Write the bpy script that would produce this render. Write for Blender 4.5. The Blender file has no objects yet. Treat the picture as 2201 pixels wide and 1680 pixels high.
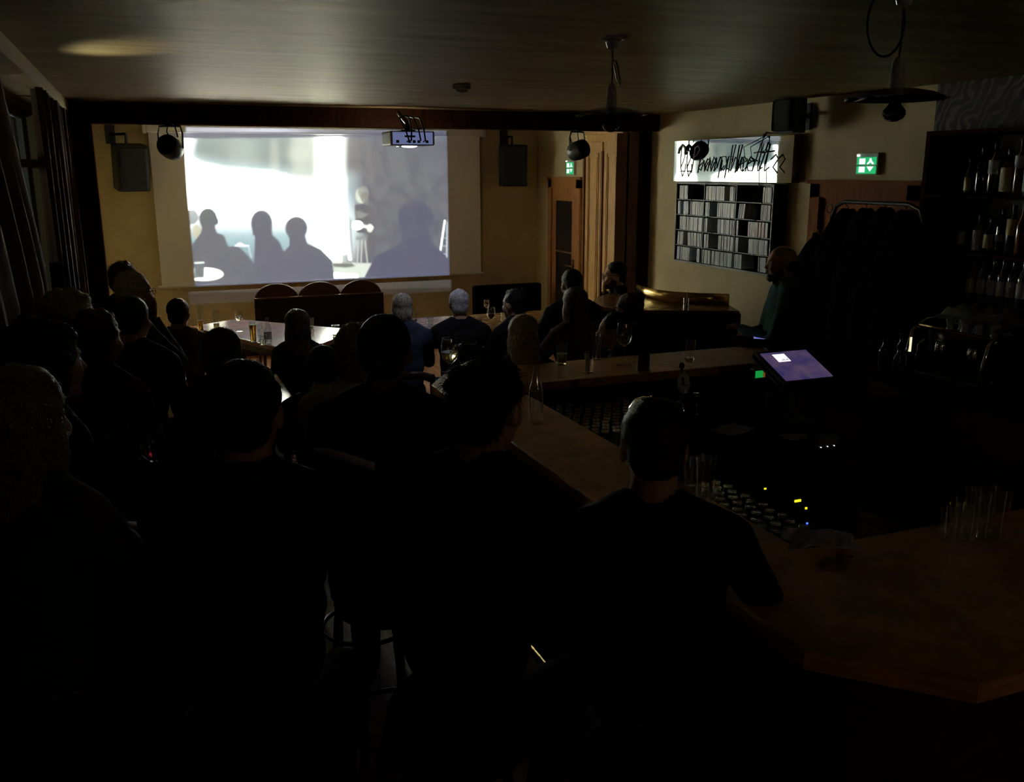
import bpy, bmesh, math, random
import numpy as np
from mathutils import Vector, Matrix, Euler
R = math.radians; PI = math.pi
random.seed(7); rng = np.random.default_rng(7)
SC = bpy.context.scene
COL = SC.collection

# ------------------------------------------------ camera
YAW, PIT, ROL = R(21.73), R(13.46), R(-0.154)
F = 1971.7
FW = np.array([math.sin(YAW)*math.cos(PIT), math.cos(YAW)*math.cos(PIT), -math.sin(PIT)])
R0 = np.array([math.cos(YAW), -math.sin(YAW), 0.0]); U0 = np.cross(R0, FW)
RT = math.cos(ROL)*R0+math.sin(ROL)*U0; UP = -math.sin(ROL)*R0+math.cos(ROL)*U0
CP = np.array([0, 0, 2.2])
def at(axis, value, px, py):
    """point of the photograph on the world plane axis=value"""
    d = RT*(px-1100.5)/F+UP*(840-py)/F+FW
    return Vector(CP+d*(value-CP[axis])/d[axis])
def proj(X, Y, Z):
    X = np.asarray(X)-CP[0]; Y = np.asarray(Y)-CP[1]; Z = np.asarray(Z)-CP[2]
    z = X*FW[0]+Y*FW[1]+Z*FW[2]
    return 1100.5+F*(X*RT[0]+Y*RT[1]+Z*RT[2])/z, 840-F*(X*UP[0]+Y*UP[1]+Z*UP[2])/z
cam = bpy.data.cameras.new('camera'); camo = bpy.data.objects.new('camera', cam); COL.objects.link(camo)
M = Matrix(((RT[0], UP[0], -FW[0], CP[0]), (RT[1], UP[1], -FW[1], CP[1]), (RT[2], UP[2], -FW[2], CP[2]), (0, 0, 0, 1)))
camo.matrix_world = M
cam.sensor_width = 36; cam.lens = 36*F/2201; cam.clip_start = 0.05; cam.clip_end = 100
SC.camera = camo

# ------------------------------------------------ world, lights, exposure
w = bpy.data.worlds.new('night'); SC.world = w; w.use_nodes = True
w.node_tree.nodes['Background'].inputs[0].default_value = (0.25, 0.35, 0.6, 1)
w.node_tree.nodes['Background'].inputs[1].default_value = 0.004
SC.view_settings.view_transform = 'Standard'; SC.view_settings.look = 'None'
SC.view_settings.gamma = 1; SC.view_settings.use_curve_mapping = False
SC.view_settings.exposure = 0.0
cy = SC.cycles
cy.max_bounces = 10; cy.diffuse_bounces = 5; cy.glossy_bounces = 5; cy.transmission_bounces = 8; cy.transparent_max_bounces = 32
cy.caustics_reflective = False; cy.caustics_refractive = False
cy.use_denoising = True; cy.sample_clamp_indirect = 15.0; cy.blur_glossy = 0.5
PROJECTOR_POWER = 700.0
YS = 11.35                       # plane of the projection screen
LENS = Vector((2.13, 8.0, 2.42))
def picture():
    """the projected film frame: a dim club seen from the audience; built as pixels in memory"""
    W, H = 880, 560
    RX0, RX1, RZ0, RZ1 = 0.53, 3.66, 0.74, 2.70
    gx = RX0+(np.arange(W)+.5)/W*(RX1-RX0); gz = RZ0+(np.arange(H)+.5)/H*(RZ1-RZ0)
    X, Z = np.meshgrid(gx, gz)
    px, py = proj(X, np.full_like(X, YS), Z)
    def sm(a, b, x): t = np.clip((x-a)/(b-a), 0, 1); return t*t*(3-2*t)
    def ell(cx, cy_, rx, ry, s=.12): d = np.hypot((px-cx)/rx, (py-cy_)/ry); return 1-sm(1-s, 1+s, d)
    def poly(pts, blur=1.2):
        m = np.zeros_like(px)
        for ox, oy in ((0, 0), (-blur, 0), (blur, 0), (0, -blur), (0, blur), (-blur*.7, -blur*.7), (blur*.7, blur*.7), (-blur*.7, blur*.7), (blur*.7, -blur*.7)):
            inside = np.zeros(px.shape, bool); n = len(pts)
            for i in range(n):
                x1, y1 = pts[i]; x2, y2 = pts[(i+1) % n]
                if y1 == y2: continue
                c = ((y1 > py+oy) != (y2 > py+oy)) & (px+ox < (x2-x1)*(py+oy-y1)/(y2-y1)+x1)
                inside ^= c
            m += inside
        return m/9
    def line(x1, y1, x2, y2, wd):
        dx, dy = x2-x1, y2-y1; L = dx*dx+dy*dy
        t = np.clip(((px-x1)*dx+(py-y1)*dy)/L, 0, 1)
        return 1-sm(wd*.5, wd*1.2, np.hypot(px-x1-t*dx, py-y1-t*dy))
    def noise(sx, sy, seed):
        r = np.random.default_rng(seed); a = r.random((int(H/sy)+3, int(W/sx)+3))
        yy, xx = np.mgrid[0:H, 0:W]; fx, fy = xx/sx, yy/sy
        ix, iy = fx.astype(int), fy.astype(int); tx, ty = fx-ix, fy-iy; tx = tx*tx*(3-2*tx); ty = ty*ty*(3-2*ty)
        return (a[iy, ix]*(1-tx)+a[iy, ix+1]*tx)*(1-ty)+(a[iy+1, ix]*(1-tx)+a[iy+1, ix+1]*tx)*ty
    BLACK = np.array([.058, .076, .130])
    img = np.ones((H, W, 3))*BLACK
    def mix(mask, col):
        nonlocal img
        img = img*(1-mask[..., None])+np.array(col)*mask[..., None]
    inframe = sm(0, 2, py-297-(px-395)*-.010)*(1-sm(0, 2, py-(608-(px-413)*.036)))*sm(0, 2, px-(395+(py-296)*.058))*(1-sm(0, 2, px-(960+(py-280)*.018)))
    base = img.copy()
    # wall of the club
    n1 = noise(26, 30, 1)*.6+noise(9, 11, 2)*.4
    wallc = np.stack([.052+.06*n1, .066+.07*n1, .105+.06*n1], -1)+.05*np.exp(-np.clip(px-745, 0, 400)/25)[..., None]
    img = wallc.copy()
    # ceiling zone, upper left
    edge = np.interp(px, [395, 432, 486, 586, 625, 690], [326, 347, 359, 367, 376, 380])
    mix((1-sm(665, 690, px)), (.16, .24, .26))
    mix(ell(520, 330, 30, 40, .8)*.5, (.36, .46, .44)); mix(ell(590, 345, 10, 45, .8)*.5, (.46, .5, .44)); mix(ell(648, 332, 26, 14, .8)*.6, (.55, .58, .46))
    # white glare
    mix(sm(-26, 6, py-edge)*(1-sm(490, 560, py))*(1-sm(730, 790, px))*.55, (.55, .75, .78))
    glare = sm(-6, 8, py-edge)*(1-sm(462, 540, py))*(1-sm(728, 752, px))
    glare = np.maximum(glare, (1-sm(400, 432, px+.25*(py-300)))*(1-sm(480, 560, py)))
    mix(glare, (1.55, 1.62, 1.6))
    mix(sm(612, 640, px)*(1-sm(668, 690, px))*(1-sm(395, 450, py))*.75, (.50, .56, .50))
    mix((sm(668, 692, px))*(1-sm(724, 752, px))*(1-sm(560, 600, py))*.97, (1.65, 1.75, 1.6))
    # lower haze
    mix(sm(450, 520, py)*(1-sm(600, 735, px))*.92, (.24, .40, .44))
    mix(sm(515, 600, py)*(1-sm(560, 680, px))*.85, (.06, .09, .14))
    mix(ell(706, 500, 48, 62, .9)*.8, (1.3, 1.45, 1.45))
    # stage floor
    mix(poly([(712, 562), (800, 566), (792, 609), (716, 610)]), (.55, .62, .55))
    mix(poly([(716, 586), (768, 590), (775, 610), (716, 610)]), (1.6, 1.65, 1.45))
    mix(poly([(735, 548), (757, 548), (757, 566), (735, 566)])*.7, (.20, .24, .22))
    mix(poly([(716, 566), (756, 566), (764, 572), (745, 575), (716, 573)]), (.12, .15, .14))
    # performer with guitar on a stool
    D = (.075, .09, .12)
    mix(poly([(762, 440), (782, 436), (800, 448), (808, 480), (804, 520), (802, 556), (792, 556), (790, 500), (768, 500), (764, 470)]), D)
    mix(ell(777, 420, 13, 17), (.55, .60, .50)); mix(ell(781, 413, 12, 13)*.8, (.20, .22, .22)); mix(ell(784, 424, 9, 12)*.8, (.14, .15, .16))
    mix(poly([(766, 452), (792, 460), (776, 470), (766, 468)])*.6, (.25, .30, .28))
    mix(ell(768, 484, 13, 10)*.9, (1.2, 1.3, 1.25)); mix(line(756, 482, 800, 489, 3.5), (.9, 1.0, .95)); mix(ell(795, 490, 7, 9)*.8, (.8, .85, .75))
    mix(line(753, 470, 756, 560, 3), (.35, .42, .42)); mix(line(744, 488, 752, 556, 4), (1.2, 1.3, 1.3))
    for a, b in ((770, 768), (778, 776), (784, 790)): mix(line(a, 514, b, 566, 1.4), (.5, .52, .45))
    mix(poly([(764, 508), (788, 508), (788, 516), (764, 516)])*.8, (.2, .24, .25))
    # ladder at the right edge
    mix(line(956, 474, 945, 550, 1.6), (1.1, 1.15, 1.2)); mix(line(961, 477, 960, 556, 1.2), (.6, .65, .7))
    for k in range(4): mix(line(954-k*2.6, 494+k*17, 960, 495+k*17, .9), (.5, .55, .6))
    # audience silhouettes in the film
    S = (.062, .082, .135)
    mix(ell(413, 466, 14, 16)*.8, (.06, .1, .12)); mix(ell(423, 497, 10, 16)*.8, (.45, .42, .28))
    mix(ell(447, 470, 20, 23), (.06, .09, .12)); mix(poly([(434, 485), (462, 485), (466, 500), (482, 506), (490, 530), (512, 528), (535, 552), (546, 566), (552, 609), (413, 611), (413, 525), (432, 500)]), (.066, .09, .135))
    mix(ell(465, 475, 5, 8), (.06, .09, .12))
    mix(line(506, 528, 534, 528, 2.2), (.8, .9, .9)); mix(ell(516, 525, 7, 4)*.8, (1.0, .8, .85)); mix(line(534, 530, 540, 553, 1.5), (.55, .6, .65))
    mix(ell(562, 478, 23, 27), S); mix(poly([(540, 470), (584, 470), (585, 505), (543, 506)]), S)
    mix(poly([(548, 500), (580, 500), (600, 518), (612, 545), (612, 609), (550, 609), (546, 560)]), S)
    mix(ell(637, 490, 24, 25), (.066, .088, .135)); mix(poly([(622, 505), (655, 503), (660, 522), (690, 536), (714, 560), (720, 609), (600, 609), (606, 545), (622, 528)]), S)
    mix(ell(893, 468, 38, 37), (.050, .064, .125)); mix(poly([(868, 490), (921, 490), (924, 520), (945, 536), (975, 570), (975, 609), (776, 609), (806, 552), (862, 522)]), (.050, .064, .125))
    # round table with a mug, lower left
    mix(ell(438, 589, 42, 14, .06), (1.15, 1.2, 1.05)); mix(poly([(418, 566), (439, 566), (439, 596), (418, 598)]), (.09, .13, .16)); mix(line(419, 565, 438, 564, 1.8), (.9, 1., .9))
    img = img*inframe[..., None]+base*(1-inframe[..., None])
    img = img+(1-sm(281, 286, py))[..., None]*(1-.8*sm(560, 720, px))[..., None]*np.array([.30, .31, .33])  # bright rows added above the frame to light the screen housing
    out = np.ones((H, W, 4), np.float32); out[..., :3] = img
    out[0, :, :3] = 0; out[-1, :, :3] = 0; out[:, 0, :3] = 0; out[:, -1, :3] = 0
    out[..., :3] *= 1+7.5*np.clip((out[..., :3].mean(-1)-1.0)/.5, 0, 1)[..., None]*np.array([1.02, .98, .78])
    out[..., :3] *= (1-.62*sm(0, 6, py-(617-(px-413)*.02)))[..., None]
    im = bpy.data.images.new('film_frame', W, H, float_buffer=True); im.colorspace_settings.name = 'Linear Rec.709'
    im.pixels.foreach_set(out.ravel()); im.pack()
    return im, (RX0, RX1, RZ0, RZ1)
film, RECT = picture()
ld = bpy.data.lights.new('projector_light', 'SPOT'); ld.energy = PROJECTOR_POWER; ld.spot_size = R(100); ld.spot_blend = 0; ld.shadow_soft_size = 0.012
lo = bpy.data.objects.new('projector_light', ld); COL.objects.link(lo); lo.location = LENS; lo.rotation_euler = (R(90), 0, 0)
ld.use_nodes = True; nt = ld.node_tree; N = nt.nodes; N.clear()
def nd(tree, t, **k):
    n = tree.nodes.new(t)
    for a, b in k.items(): setattr(n, a, b)
    return n
tc = nd(nt, 'ShaderNodeTexCoord'); sp = nd(nt, 'ShaderNodeSeparateXYZ'); nt.links.new(tc.outputs['Normal'], sp.inputs[0])
# light space: x = world x, y = world z, -z = world y
def mth(op, a, b=None):
    n = nd(nt, 'ShaderNodeMath', operation=op)
    for i, v in enumerate((a, b)):
        if v is None: continue
        if isinstance(v, (int, float)): n.inputs[i].default_value = v
        else: nt.links.new(v, n.inputs[i])
    return n.outputs[0]
T = YS-LENS.y
dist = mth('ABSOLUTE', sp.outputs[2])
uu = mth('DIVIDE', mth('ADD', mth('MULTIPLY', mth('DIVIDE', sp.outputs[0], dist), T), LENS.x-RECT[0]), RECT[1]-RECT[0])
vv = mth('DIVIDE', mth('ADD', mth('MULTIPLY', mth('DIVIDE', sp.outputs[1], dist), T), LENS.z-RECT[2]), RECT[3]-RECT[2])
cb = nd(nt, 'ShaderNodeCombineXYZ'); nt.links.new(uu, cb.inputs[0]); nt.links.new(vv, cb.inputs[1])
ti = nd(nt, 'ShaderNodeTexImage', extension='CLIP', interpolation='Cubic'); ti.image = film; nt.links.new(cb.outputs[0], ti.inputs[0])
em = nd(nt, 'ShaderNodeEmission'); ou = nd(nt, 'ShaderNodeOutputLight')
inside = mth('MULTIPLY', mth('MULTIPLY', mth('GREATER_THAN', uu, 0.0), mth('LESS_THAN', uu, 1.0)), mth('MULTIPLY', mth('GREATER_THAN', vv, 0.0), mth('LESS_THAN', vv, 1.0)))
st = mth('DIVIDE', inside, mth('POWER', dist, 3.0))
nt.links.new(ti.outputs[0], em.inputs[0]); nt.links.new(st, em.inputs[1]); nt.links.new(em.outputs[0], ou.inputs[0])
# light scattered by the projector's lens around the picture, and a bluish fill spot added under its case
sc2 = bpy.data.lights.new('lens_scatter', 'SPOT'); sc2.energy = 6; sc2.color = (1, .86, .66); sc2.spot_size = R(170); sc2.spot_blend = .5; sc2.shadow_soft_size = .03
so2 = bpy.data.objects.new('lens_scatter', sc2); COL.objects.link(so2); so2.location = LENS; so2.rotation_euler = (R(84), 0, 0)
sc3 = bpy.data.lights.new('case_leak', 'SPOT'); sc3.energy = 8; sc3.color = (.72, .74, 1); sc3.spot_size = R(74); sc3.spot_blend = .8; sc3.shadow_soft_size = .06
so3 = bpy.data.objects.new('case_leak', sc3); COL.objects.link(so3); so3.location = (2.15, 7.50, 2.37); so3.rotation_euler = (R(-34), 0, R(0))
# small cool status lamp under the ceiling beside the smoke detector
sc4 = bpy.data.lights.new('detector_lamp', 'SPOT'); sc4.energy = 15; sc4.color = (.80, .82, 1); sc4.spot_size = R(76); sc4.spot_blend = .9; sc4.shadow_soft_size = .03
so4 = bpy.data.objects.new('detector_lamp', sc4); COL.objects.link(so4); so4.location = (2.03, 5.85, 2.66); so4.rotation_euler = (Vector((2.05, 6.95, 1.35))-so4.location).to_track_quat('-Z', 'Y').to_euler()
# dim warm fill light added at the unseen wall behind the camera
rl = bpy.data.lights.new('rear_fill', 'AREA'); rl.shape = 'DISK'; rl.size = .22; rl.energy = 1.7; rl.color = (1, .72, .55)
ro = bpy.data.objects.new('rear_fill', rl); COL.objects.link(ro); ro.location = (2.7, -2.02, 2.15); ro.rotation_euler = (R(80), 0, 0)
# spot added on the room side of the left curtain for the bright ceiling patch
sl = bpy.data.lights.new('ceiling_patch_spot', 'SPOT'); sl.energy = 42; sl.color = (1, .95, .60); sl.spot_size = R(27); sl.spot_blend = 1; sl.shadow_soft_size = .05

# ------------------------------------------------ materials
def mat(name, col, rough=.6, metal=0, spec=.5, coat=0, trans=0, ior=1.45, emit=None, es=0, noise=0, nscale=8, stretch=(1, 1, 1), bump=0, bscale=40, sheen=0, alpha=1, col2=None):
    m = bpy.data.materials.new(name); m.use_nodes = True; t = m.node_tree; b = t.nodes['Principled BSDF']
    c = (*col, 1)
    b.inputs['Base Color'].default_value = c; b.inputs['Roughness'].default_value = rough; b.inputs['Metallic'].default_value = metal
    b.inputs['Specular IOR Level'].default_value = spec; b.inputs['Coat Weight'].default_value = coat; b.inputs['Coat Roughness'].default_value = .08
    b.inputs['Transmission Weight'].default_value = trans; b.inputs['IOR'].default_value = ior; b.inputs['Sheen Weight'].default_value = sheen
    b.inputs['Alpha'].default_value = alpha
    if emit: b.inputs['Emission Color'].default_value = (*emit, 1); b.inputs['Emission Strength'].default_value = es
    co = t.nodes.new('ShaderNodeTexCoord'); mp = t.nodes.new('ShaderNodeMapping'); mp.inputs['Scale'].default_value = stretch
    t.links.new(co.outputs['Object'], mp.inputs[0])
    if noise or col2:
        n = t.nodes.new('ShaderNodeTexNoise'); n.inputs['Scale'].default_value = nscale; n.inputs['Detail'].default_value = 4; n.inputs['Roughness'].default_value = .6
        t.links.new(mp.outputs[0], n.inputs['Vector'])
        r = t.nodes.new('ShaderNodeValToRGB'); r.color_ramp.elements[0].position = .32; r.color_ramp.elements[1].position = .68
        d = col2 or tuple(max(0, x*(1-noise)) for x in col); u = col if col2 else tuple(min(1, x*(1+noise)) for x in col)
        r.color_ramp.elements[0].color = (*d, 1); r.color_ramp.elements[1].color = (*u, 1)
        t.links.new(n.outputs['Fac'], r.inputs[0]); t.links.new(r.outputs[0], b.inputs['Base Color'])
    if bump:
        n2 = t.nodes.new('ShaderNodeTexNoise'); n2.inputs['Scale'].default_value = bscale; n2.inputs['Detail'].default_value = 3
        t.links.new(mp.outputs[0], n2.inputs['Vector'])
        bp = t.nodes.new('ShaderNodeBump'); bp.inputs['Strength'].default_value = bump; bp.inputs['Distance'].default_value = .01
        t.links.new(n2.outputs['Fac'], bp.inputs['Height']); t.links.new(bp.outputs[0], b.inputs['Normal'])
    return m
def emis(name, col, s):
    m = bpy.data.materials.new(name); m.use_nodes = True; t = m.node_tree; t.nodes.clear()
    e = t.nodes.new('ShaderNodeEmission'); e.inputs[0].default_value = (*col, 1); e.inputs[1].default_value = s
    o = t.nodes.new('ShaderNodeOutputMaterial'); t.links.new(e.outputs[0], o.inputs[0]); return m
MT = {}
MT['plaster'] = mat('plaster', (.69, .57, .32), .8, noise=.06, nscale=3, bump=.15, bscale=60)
MT['ceiling'] = mat('ceiling_paint', (.27, .20, .10), .52, metal=.22, spec=.12, noise=.3, nscale=2.2, stretch=(.5, 3, 1), bump=.45, bscale=2.5)
MT['ceiling'].node_tree.nodes['Principled BSDF'].inputs['Specular Tint'].default_value = (.95, .85, .62, 1)
MT['floor'] = mat('floor_boards', (.26, .12, .06), .6, spec=.2, noise=.35, nscale=4, stretch=(4, .6, 1), bump=.1, bscale=20)
MT['darkwood'] = mat('dark_stained_wood', (.03, .012, .007), .8, spec=.0, noise=.4, nscale=5, stretch=(6, 1, 1), bump=.05)
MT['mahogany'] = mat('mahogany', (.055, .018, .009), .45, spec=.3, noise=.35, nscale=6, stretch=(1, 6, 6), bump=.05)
MT['tablewood'] = mat('table_wood', (.33, .155, .055), .22, spec=.6, noise=.25, nscale=7, stretch=(1, 7, 7), bump=.02, bscale=12)
MT['redtable'] = mat('reddish_table_wood', (.30, .13, .09), .14, spec=.12, noise=.2, nscale=7, stretch=(1, 7, 7), bump=.02, bscale=12)
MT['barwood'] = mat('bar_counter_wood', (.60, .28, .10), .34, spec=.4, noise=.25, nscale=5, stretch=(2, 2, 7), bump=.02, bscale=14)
MT['pine'] = mat('pine', (.62, .36, .12), .4, noise=.2, nscale=6, stretch=(7, 7, .8), bump=.05)
MT['pinedark'] = mat('orange_stained_pine', (.42, .17, .05), .4, noise=.25, nscale=6, stretch=(7, 7, .8), bump=.05)
MT['doorwood'] = mat('red_brown_door_wood', (.28, .10, .04), .75, spec=.1, noise=.25, nscale=6, stretch=(7, 7, .8))
MT['black'] = mat('black_plastic', (.012, .012, .013), .45)
MT['blackgloss'] = mat('black_gloss', (.01, .01, .012), .15)
MT['blackcloth'] = mat('black_cloth', (.006, .006, .008), 1, spec=.0, bump=.4, bscale=30)
MT['screen'] = mat('screen_fabric', (.86, .87, .88), .9, spec=.1)
MT['white'] = mat('white_metal', (.75, .76, .78), .35)
MT['whiteplastic'] = mat('white_plastic', (.7, .7, .68), .4)
MT['porcelain'] = mat('porcelain', (.75, .75, .74), .12, coat=.5)
MT['steel'] = mat('steel', (.6, .6, .6), .18, metal=1)
MT['chrome'] = mat('chrome', (.85, .85, .86), .05, metal=1)
MT['darksteel'] = mat('dark_steel', (.12, .12, .13), .3, metal=1)
MT['brass'] = mat('brass', (.72, .52, .20), .25, metal=1, noise=.15, nscale=5)
def glassmat(name, col, rough=0, al=0.12):
    """thin glass: mostly clear with sharp reflections, cheap to trace and free of caustic noise"""
    m = bpy.data.materials.new(name); m.use_nodes = True; t = m.node_tree; t.nodes.clear()
    tr = t.nodes.new('ShaderNodeBsdfTransparent'); tr.inputs[0].default_value = (*col, 1)
    gl = t.nodes.new('ShaderNodeBsdfGlossy'); gl.inputs['Roughness'].default_value = .03; gl.inputs[0].default_value = (1, 1, 1, 1)
    lw = t.nodes.new('ShaderNodeLayerWeight'); lw.inputs[0].default_value = .5
    pw = t.nodes.new('ShaderNodeMath'); pw.operation = 'POWER'; pw.inputs[1].default_value = 3; t.links.new(lw.outputs['Facing'], pw.inputs[0])
    fr = t.nodes.new('ShaderNodeMath'); fr.operation = 'MULTIPLY_ADD'; fr.inputs[1].default_value = .85; fr.inputs[2].default_value = .09; t.links.new(pw.outputs[0], fr.inputs[0])
    mx = t.nodes.new('ShaderNodeMixShader'); o = t.nodes.new('ShaderNodeOutputMaterial')
    t.links.new(fr.outputs[0], mx.inputs[0]); t.links.new(tr.outputs[0], mx.inputs[1]); t.links.new(gl.outputs[0], mx.inputs[2]); t.links.new(mx.outputs[0], o.inputs[0])
    return m
MT['glass'] = glassmat('clear_glass', (.975, .985, .98))
MT['thickglass'] = glassmat('thick_glass', (.9, .93, .92))
MT['thickglass'].node_tree.nodes['Math.001'].inputs[2].default_value = .38
MT['pane'] = glassmat('window_glass', (.8, .85, .85))
MT['beer'] = mat('beer', (.85, .45, .06), .05, trans=.85, ior=1.34)
MT['redwine'] = mat('red_wine', (.10, .005, .01), .05, trans=.5, ior=1.34)
MT['whitewine'] = mat('white_wine', (.85, .8, .5), .02, trans=.9, ior=1.34)
MT['greenglass'] = mat('green_glass', (.35, .6, .12), .05, trans=.85)
MT['mirror'] = mat('mirrored_acrylic', (.40, .44, .42), .015, metal=1)
MT['paper'] = mat('paper', (.75, .74, .72), .8)
MT['curtain'] = mat('brown_curtain', (.10, .045, .02), .9, spec=.1, sheen=.2, noise=.3, nscale=3, stretch=(1, 1, .2))
MT['wallpaper'] = mat('dark_wallpaper', (.055, .045, .05), .7, spec=.3)
def wp():
    t = MT['wallpaper'].node_tree; b = t.nodes['Principled BSDF']
    co = t.nodes['Texture Coordinate']
    wv = t.nodes.new('ShaderNodeTexVoronoi'); wv.feature = 'SMOOTH_F1'; wv.inputs['Scale'].default_value = 7
    ws = t.nodes.new('ShaderNodeTexWave'); ws.wave_type = 'RINGS'; ws.inputs['Scale'].default_value = 5; ws.inputs['Distortion'].default_value = 11; ws.inputs['Detail'].default_value = 2; ws.inputs['Detail Scale'].default_value = 1.3
    t.links.new(co.outputs['Object'], ws.inputs[0])
    r = t.nodes.new('ShaderNodeValToRGB'); r.color_ramp.elements[0].color = (.035, .03, .035, 1); r.color_ramp.elements[1].color = (.16, .13, .12, 1)
    r.color_ramp.elements[0].position = .62; r.color_ramp.elements[1].position = .8
    t.links.new(ws.outputs[0], r.inputs[0]); t.links.new(r.outputs[0], b.inputs['Base Color'])
wp()

# ------------------------------------------------ helpers
def mesh_obj(name, verts, faces, m, parent=None, smooth=False, mats=None, fm=None):
    me = bpy.data.meshes.new(name); me.from_pydata([tuple(v) for v in verts], [], [tuple(f) for f in faces])
    for x in (mats or [m]): me.materials.append(x)
    if fm is not None: me.polygons.foreach_set('material_index', fm)
    if smooth: me.polygons.foreach_set('use_smooth', [True]*len(me.polygons))
    me.update(); o = bpy.data.objects.new(name, me); COL.objects.link(o)
    if parent: o.parent = parent
    return o
class MB:
    def __init__(s): s.b = bmesh.new()
    def box(s, x0, x1, y0, y1, z0, z1, bev=0, rot=None):
        """box between two corners; rot = (matrix) applied about its centre"""
        c = Vector(((x0+x1)/2, (y0+y1)/2, (z0+z1)/2)); mt = Matrix.Translation(c)@(rot.to_4x4() if rot else Matrix())@Matrix.Diagonal((abs(x1-x0), abs(y1-y0), abs(z1-z0), 1))
        r = bmesh.ops.create_cube(s.b, size=1, matrix=mt)
        if bev:
            es = {e for v in r['verts'] for e in v.link_edges}
            bmesh.ops.bevel(s.b, geom=list(es), offset=bev, segments=2, profile=.7, affect='EDGES')
        return s
    def tube(s, p, r=.01, seg=8, closed=False):
        """round tube along a list of points; r may be a list"""
        p = [Vector(q) for q in p]; n = len(p); rs = r if isinstance(r, (list, tuple)) else [r]*n
        rings = []; prev = None
        for i in range(n):
            if closed: t = (p[(i+1) % n]-p[i-1])
            else: t = p[min(i+1, n-1)]-p[max(i-1, 0)]
            t = t.normalized() if t.length > 1e-9 else Vector((0, 0, 1))
            if prev is None: a = t.orthogonal().normalized()
            else: a = (prev-t*prev.dot(t)); a = a.normalized() if a.length > 1e-6 else t.orthogonal().normalized()
            prev = a; b = t.cross(a)
            rings.append([s.b.verts.new(p[i]+(a*math.cos(2*PI*k/seg)+b*math.sin(2*PI*k/seg))*rs[i]) for k in range(seg)])
        m = n if closed else n-1
        for i in range(m):
            A, B = rings[i], rings[(i+1) % n]
            for k in range(seg): 
                try: s.b.faces.new((A[k], A[(k+1) % seg], B[(k+1) % seg], B[k]))
                except ValueError: pass
        if not closed:
            s.b.faces.new(rings[0][::-1]); s.b.faces.new(rings[-1])
        return s
    def lathe(s, prof, c=(0, 0, 0), seg=20, mt=None, sx=1, sy=1):
        """profile of (radius, z) turned about z"""
        c = Vector(c); rings = []
        for (r, z) in prof:
            if r < 1e-6: rings.append([s.b.verts.new(s._t(Vector((0, 0, z)), mt)+c)])
            else: rings.append([s.b.verts.new(s._t(Vector((r*sx*math.cos(2*PI*k/seg), r*sy*math.sin(2*PI*k/seg), z)), mt)+c) for k in range(seg)])
        for A, B in zip(rings, rings[1:]):
            for k in range(seg):
                k2 = (k+1) % seg
                if len(A) == 1 and len(B) == 1: continue
                if len(A) == 1: s.b.faces.new((A[0], B[k2], B[k]))
                elif len(B) == 1: s.b.faces.new((A[k], A[k2], B[0]))
                else: s.b.faces.new((A[k], A[k2], B[k2], B[k]))
        return s
    def _t(s, v, mt): return mt@v if mt else v
    def prism(s, pts, z0, z1):
        a = [s.b.verts.new((x, y, z0)) for x, y in pts]; b = [s.b.verts.new((x, y, z1)) for x, y in pts]; n = len(pts)
        s.b.faces.new(a[::-1]); s.b.faces.new(b)
        for i in range(n): s.b.faces.new((a[i], a[(i+1) % n], b[(i+1) % n], b[i]))
        return s
    def build(s, name, m, parent=None, smooth=False, loc=None):
        bmesh.ops.recalc_face_normals(s.b, faces=s.b.faces[:])
        me = bpy.data.meshes.new(name); s.b.to_mesh(me); s.b.free(); me.materials.append(MT[m] if isinstance(m, str) else m)
        if smooth: 
            me.polygons.foreach_set('use_smooth', [True]*len(me.polygons))
            try: me.set_sharp_from_angle(angle=R(40))
            except Exception: pass
        o = bpy.data.objects.new(name, me); COL.objects.link(o)
        if parent: o.parent = parent
        if loc is not None: o.location = loc
        return o
def tag(o, label, cat, group=None, kind=None):
    if label: o['label'] = label
    if cat: o['category'] = cat
    if group: o['group'] = group
    if kind: o['kind'] = kind
    return o
def struct(o, label=None):
    o['kind'] = 'structure'
    if label: o['label'] = label
    return o
def thing(name, label, cat, loc=(0, 0, 0), rz=0, group=None):
    o = bpy.data.objects.new(name, None); COL.objects.link(o); o.location = loc; o.rotation_euler = (0, 0, rz); o.empty_display_size = .1
    return tag(o, label, cat, group)
def dup(root, loc, rz=None, label=None, group=None):
    def cp(o, par):
        c = o.copy(); COL.objects.link(c)
        if par: c.parent = par
        for ch in o.children: cp(ch, c)
        return c
    r = cp(root, None); r.location = loc
    if rz is not None: r.rotation_euler = (0, 0, rz)
    if label: r['label'] = label
    if group: r['group'] = group
    return r
def arc(cx, cy, r, a0, a1, n): return [(cx+r*math.cos(a0+(a1-a0)*i/n), cy+r*math.sin(a0+(a1-a0)*i/n)) for i in range(n+1)]

# ------------------------------------------------ the room
XL, XR, YF, YB, H = -.66, 4.95, 11.5, -2.2, 2.75
struct(MB().box(XL-.2, XR+.2, YB-.2, YF+.2, -.12, 0).build('floor', 'floor'), 'dark red-brown wooden floor of the bar')
struct(MB().box(XL-.2, XR+.2, YB-.2, YF+.2, H, H+.12).build('ceiling', 'ceiling'), 'low brown painted ceiling catching the glow of the film')
struct(MB().box(XL-.2, XR+.2, YF, YF+.15, 0, H).build('wall_far', 'plaster'), 'cream wall behind the projection screen')
struct(MB().box(XL-.2, XR+.2, YB-.15, YB, 0, H).build('wall_near', 'plaster'))
WY0, WY1, WZ0, WZ1 = 5.40, 8.20, .95, 2.66
b = MB(); b.box(XL-.15, XL, YB, WY0, 0, H).box(XL-.15, XL, WY1, YF, 0, H).box(XL-.15, XL, WY0, WY1, 0, WZ0).box(XL-.15, XL, WY0, WY1, WZ1, H)
struct(b.build('wall_left', 'plaster'), 'left wall with the curtained window')
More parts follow.
